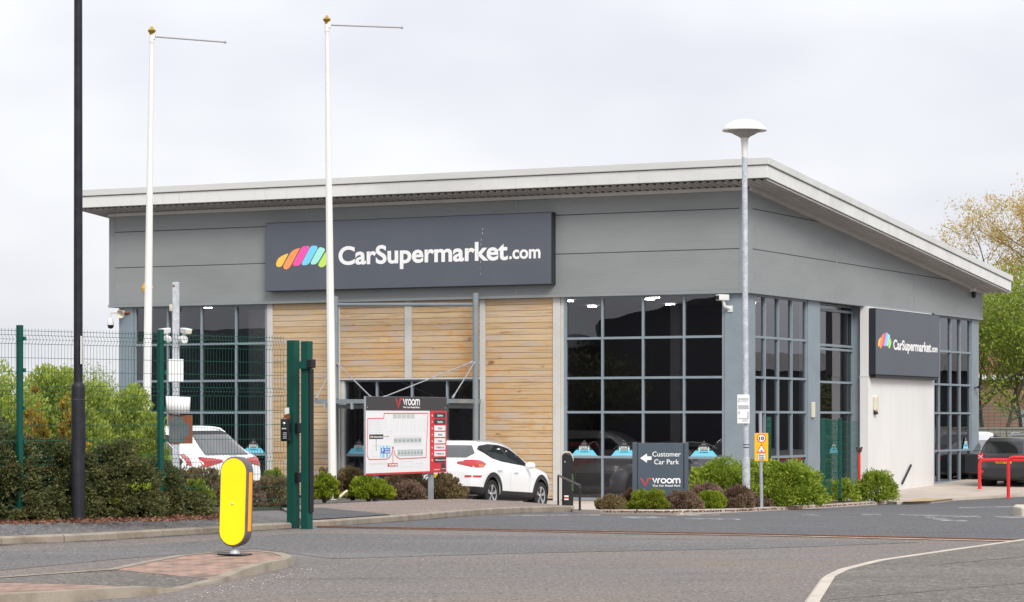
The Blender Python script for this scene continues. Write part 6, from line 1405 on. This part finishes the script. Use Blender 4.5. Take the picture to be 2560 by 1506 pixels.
lit2 = np.random.default_rng(9); Cl = []
for u, e in zip(lit2.uniform(1490,2215,700), lit2.exponential(.45,700)):
    t_ = np.interp(u, [1478,1676,1800,1900,1989,2100,2219], [1281,1281,1279,1275.5,1271,1264,1256]); p = G(u, t_, .10); Cl.append((p.x+.15, p.y + .36 + e, g(p.y+.36+e) + .095 + abs(lit2.normal(0,.008))))
V, Q = leaves(np.array(Cl), lit2.normal(size=(700,3))*np.array([1,1,.3]), .05, .03, lit2); stuff(np_mesh('leaf_litter', V, Q, M['l_litter']))
# ------------------------------------------------------------------ trees and houses behind
def tree(name, label, pos, H_, spread, lf, seed, bark, n_leaf=14, ln=.13, wd=.07, depth=4, trunk=.16, first=.3, leaf_spread=.35, group=None, up=.35, start_len=None, kids=(3,4)):
    r2 = random.Random(seed); rg_ = np.random.default_rng(seed); root = empty(name, pos); tag(root, label, 'tree', group)
    tr_, br_ = MB(), MB(); tips = []
    def grow(p, d, Ln, rad, lev):
        pts = [p]; rs = [rad]; q = p; n = 5 if lev < 2 else 3
        for i in range(n):
            d = (d + Vector((r2.gauss(0,.16), r2.gauss(0,.16), r2.gauss(up*.12,.10)))).normalized(); q = q + d*(Ln/n); pts.append(q); rs.append(rad*(1-.62*(i+1)/n))
        (tr_ if lev == 0 else br_).tube(pts, rs, 8 if lev < 2 else 4, caps=False)
        if lev >= depth-1: tips.extend([(pts[i], d) for i in range(1, len(pts))])
        if lev < depth:
            kk = r2.randint(*kids) + (4 if lev == 0 else 0)
            for j in range(kk):
                t = r2.uniform(first if lev == 0 else .25, 1.0); i = min(n-1, int(t*n)); b_ = pts[i].lerp(pts[i+1], t*n-i)
                a_ = r2.uniform(0, 6.28); side = Vector((math.cos(a_), math.sin(a_), r2.uniform(-.1,.8))) * spread
                grow(b_, (d*.55 + side).normalized(), Ln*r2.uniform(.48,.68), rs[i]*.55, lev+1)
    grow(Vector((0,0,-.3)), Vector((0,0,1)), start_len or H_*.62, trunk, 0)
    tr_.build('trunk', bark, root, smooth=True); br_.build('branch', bark, root, smooth=True)
    C = np.repeat(np.array([t[0] for t in tips]), n_leaf, 0); D = np.repeat(np.array([t[1] for t in tips]), n_leaf, 0)
    C = C + rg_.normal(size=C.shape)*leaf_spread*np.array([.6,.6,.45]); D = D*.4 + rg_.normal(size=D.shape)*.6
    V, Q = leaves(C, D, ln, wd, rg_); np_mesh('crown', V, Q, lf, root); return root
def tpos(u, Y, z=None): p = P(u, 1045, Y); return Vector((p.x, p.y, g(Y) if z is None else z))
TG = 'green trees behind the car park'
tree('tall_tree', 'large tree with golden spring leaves leaning over the roof end', tpos(2680, 118), 13.5, 1.0, M['l_willow'], 7, M['bark_pale'], n_leaf=10, ln=.15, wd=.05, depth=4, trunk=.34, leaf_spread=.30, first=.25, kids=(4,5))
for i, (u, Y, H_, m, lab) in enumerate([(2418,112,8.6,'l_tree2','pale green tree rising right beside the end of the showroom'), (2462,116,8.6,'l_tree','mid green tree behind the white saloon'), (2500,113,8.2,'l_tree2','pale green tree right of the white saloon'), (2545,117,8.4,'l_tree','mid green tree at the right edge above the boxy car'), (2590,112,7.5,'l_tree2','pale green tree at the very right edge of the photo')]):
    tree('garden_tree', lab, tpos(u, Y), H_, .8, M[m], 100+i, M['bark'], n_leaf=9, ln=.15, wd=.09, depth=3, trunk=.11, leaf_spread=.40, first=.35, group=TG, kids=(4,5))
for i, (u, Y, H_, lab) in enumerate([(284,100,4.1,'thin sparse tree close to the left end of the showroom'), (168,104,2.9,'small sparse tree behind the lamp column')]):
    tree('sparse_tree', lab, tpos(u, Y), H_, .6, M['l_tree'], 130+i, M['bark'], n_leaf=2, ln=.08, wd=.045, depth=4, trunk=.05, leaf_spread=.22, first=.2, group='sparse trees left of the showroom')
# boundary wall with its mesh fence, houses beyond
w_ = empty('boundary_wall', tpos(2500,106)); tag(w_, 'low buff boundary wall behind the parked cars', 'wall'); q = MB(); q.box(-14,16,-.1,.1,-.5,1.42); q.box(-14,16,-.14,.14,1.42,1.48); q.build('wall', M['boundary'], w_)
w_ = empty('mesh_fence', tpos(2500,105)); tag(w_, 'distant green mesh fence in front of the boundary wall', 'fence')
for i in range(8): q = MB(); q.box(-9.9+i*3-.05,-9.9+i*3+.05,-.05,.05,0,2.35); q.build('fence_post', M['greenpaint'], w_)
q = MB()
for i in range(17): q.box(-12,12,-.008,.008,.1+i*.14,.118+i*.14)
for i in range(100): q.box(-12+i*.24,-11.985+i*.24,-.006,.006,.1,2.36)
q.build('mesh_panel', M['greenfence'], w_)
def house(loc, w, d, he, hr, rot, label, shutter=True):
    h_ = empty('brick_house', loc, rot); tag(h_, label, 'house', 'brick houses behind the trees')
    q = MB(); q.box(-w/2,w/2,0,d,-.5,he); q.build('wall', M['brickwall'], h_)
    q = MB(); q.prism([(-.35,he-.12),(d/2,he+hr),(d+.35,he-.12)], -w/2-.2, w/2+.2, 0, Matrix(((0,1,0,0),(1,0,0,0),(0,0,1,0),(0,0,0,1)))); bmx = q.build('roof', M['rooftile'], h_)
    q = MB(); q.box(-w/2-.2,w/2+.2,-.42,-.30,he-.32,he-.08); q.build('gutter', M['signwhite'], h_)
    for x in (-w/4, w/4):
        q = MB(); q.box(x-1.2,x+1.2,-.03,.02,.0,2.2); q.build('garage_door' if shutter else 'window', M['shutter'] if shutter else M['carglass'], h_)
        q = MB(); q.box(x-.6,x+.6,-.03,.02,he-1.6,he-.5); f_ = q.build('window', M['signwhite'], h_); q = MB(); q.box(x-.52,x+.52,-.04,-.025,he-1.52,he-.58); q.build('pane', M['carglass'], f_)
    q = MB(); q.box(w/3-.3,w/3+.3,d/2-.3,d/2+.3,he+hr-.8,he+hr+.7); q.build('chimney', M['brickwall'], h_)
house(tpos(2470,128), 11, 7, 4.0, 3.0, R(-8), 'brick house with a tiled roof glimpsed between the trees on the right')
house(tpos(2600,134), 9, 7, 4.2, 3.2, R(-8), 'brick house at the right edge hidden by the green trees', False)
# out of view; hall, shed and trees added to darken what the glass mirrors
hl = empty('retail_hall', (-46, 30, 0), R(62)); tag(hl, 'dark hall added across the car park, seen only mirrored in the front glazing', 'building'); q = MB(); q.box(-26,26,0,14,-1,5.1); q.build('wall', M['distant'], hl); q = MB(); q.box(-26.4,26.4,-.5,14.4,5.0,5.4); q.build('roof', M['clad_trim'], hl)
hl = empty('retail_hall', (-35.4, 30.6, 0), math.atan2(-.8,.6)); tag(hl, 'added taller dark shed with a sloping roof, mirrored in the top right front panes', 'building'); q = MB(); q.prism([(-8.5,-1),(8,-1),(8,8.0),(-4,7.3),(-8.5,6.3)], -6, 0); q.build('wall', M['distant'], hl)  # shaped to raise the dark outline mirrored in the right panes
hl = empty('retail_hall', (62, 128, 0), R(-62)); tag(hl, 'retail hall with a white band, seen only mirrored in the side glazing', 'building'); q = MB(); q.box(-22,22,0,14,-1,4.2); q.build('wall', M['distant'], hl); q = MB(); q.box(-22.3,22.3,-.4,14.3,4.2,5.2); q.build('roof', M['white_trim'], hl)
for i, (x, y) in enumerate([(-30,52),(-33,44),(44,110)]): tree('garden_tree', ['added tree mirrored in the top of the left glazing','added tree mirrored in the middle of the front glazing','tree mirrored in the side glazing'][i], (x, y, -.4), 6.5, .8, M['l_cot'], 170+i, M['bark'], n_leaf=9, ln=.2, wd=.13, depth=3, trunk=.12, leaf_spread=.4, group=TG)
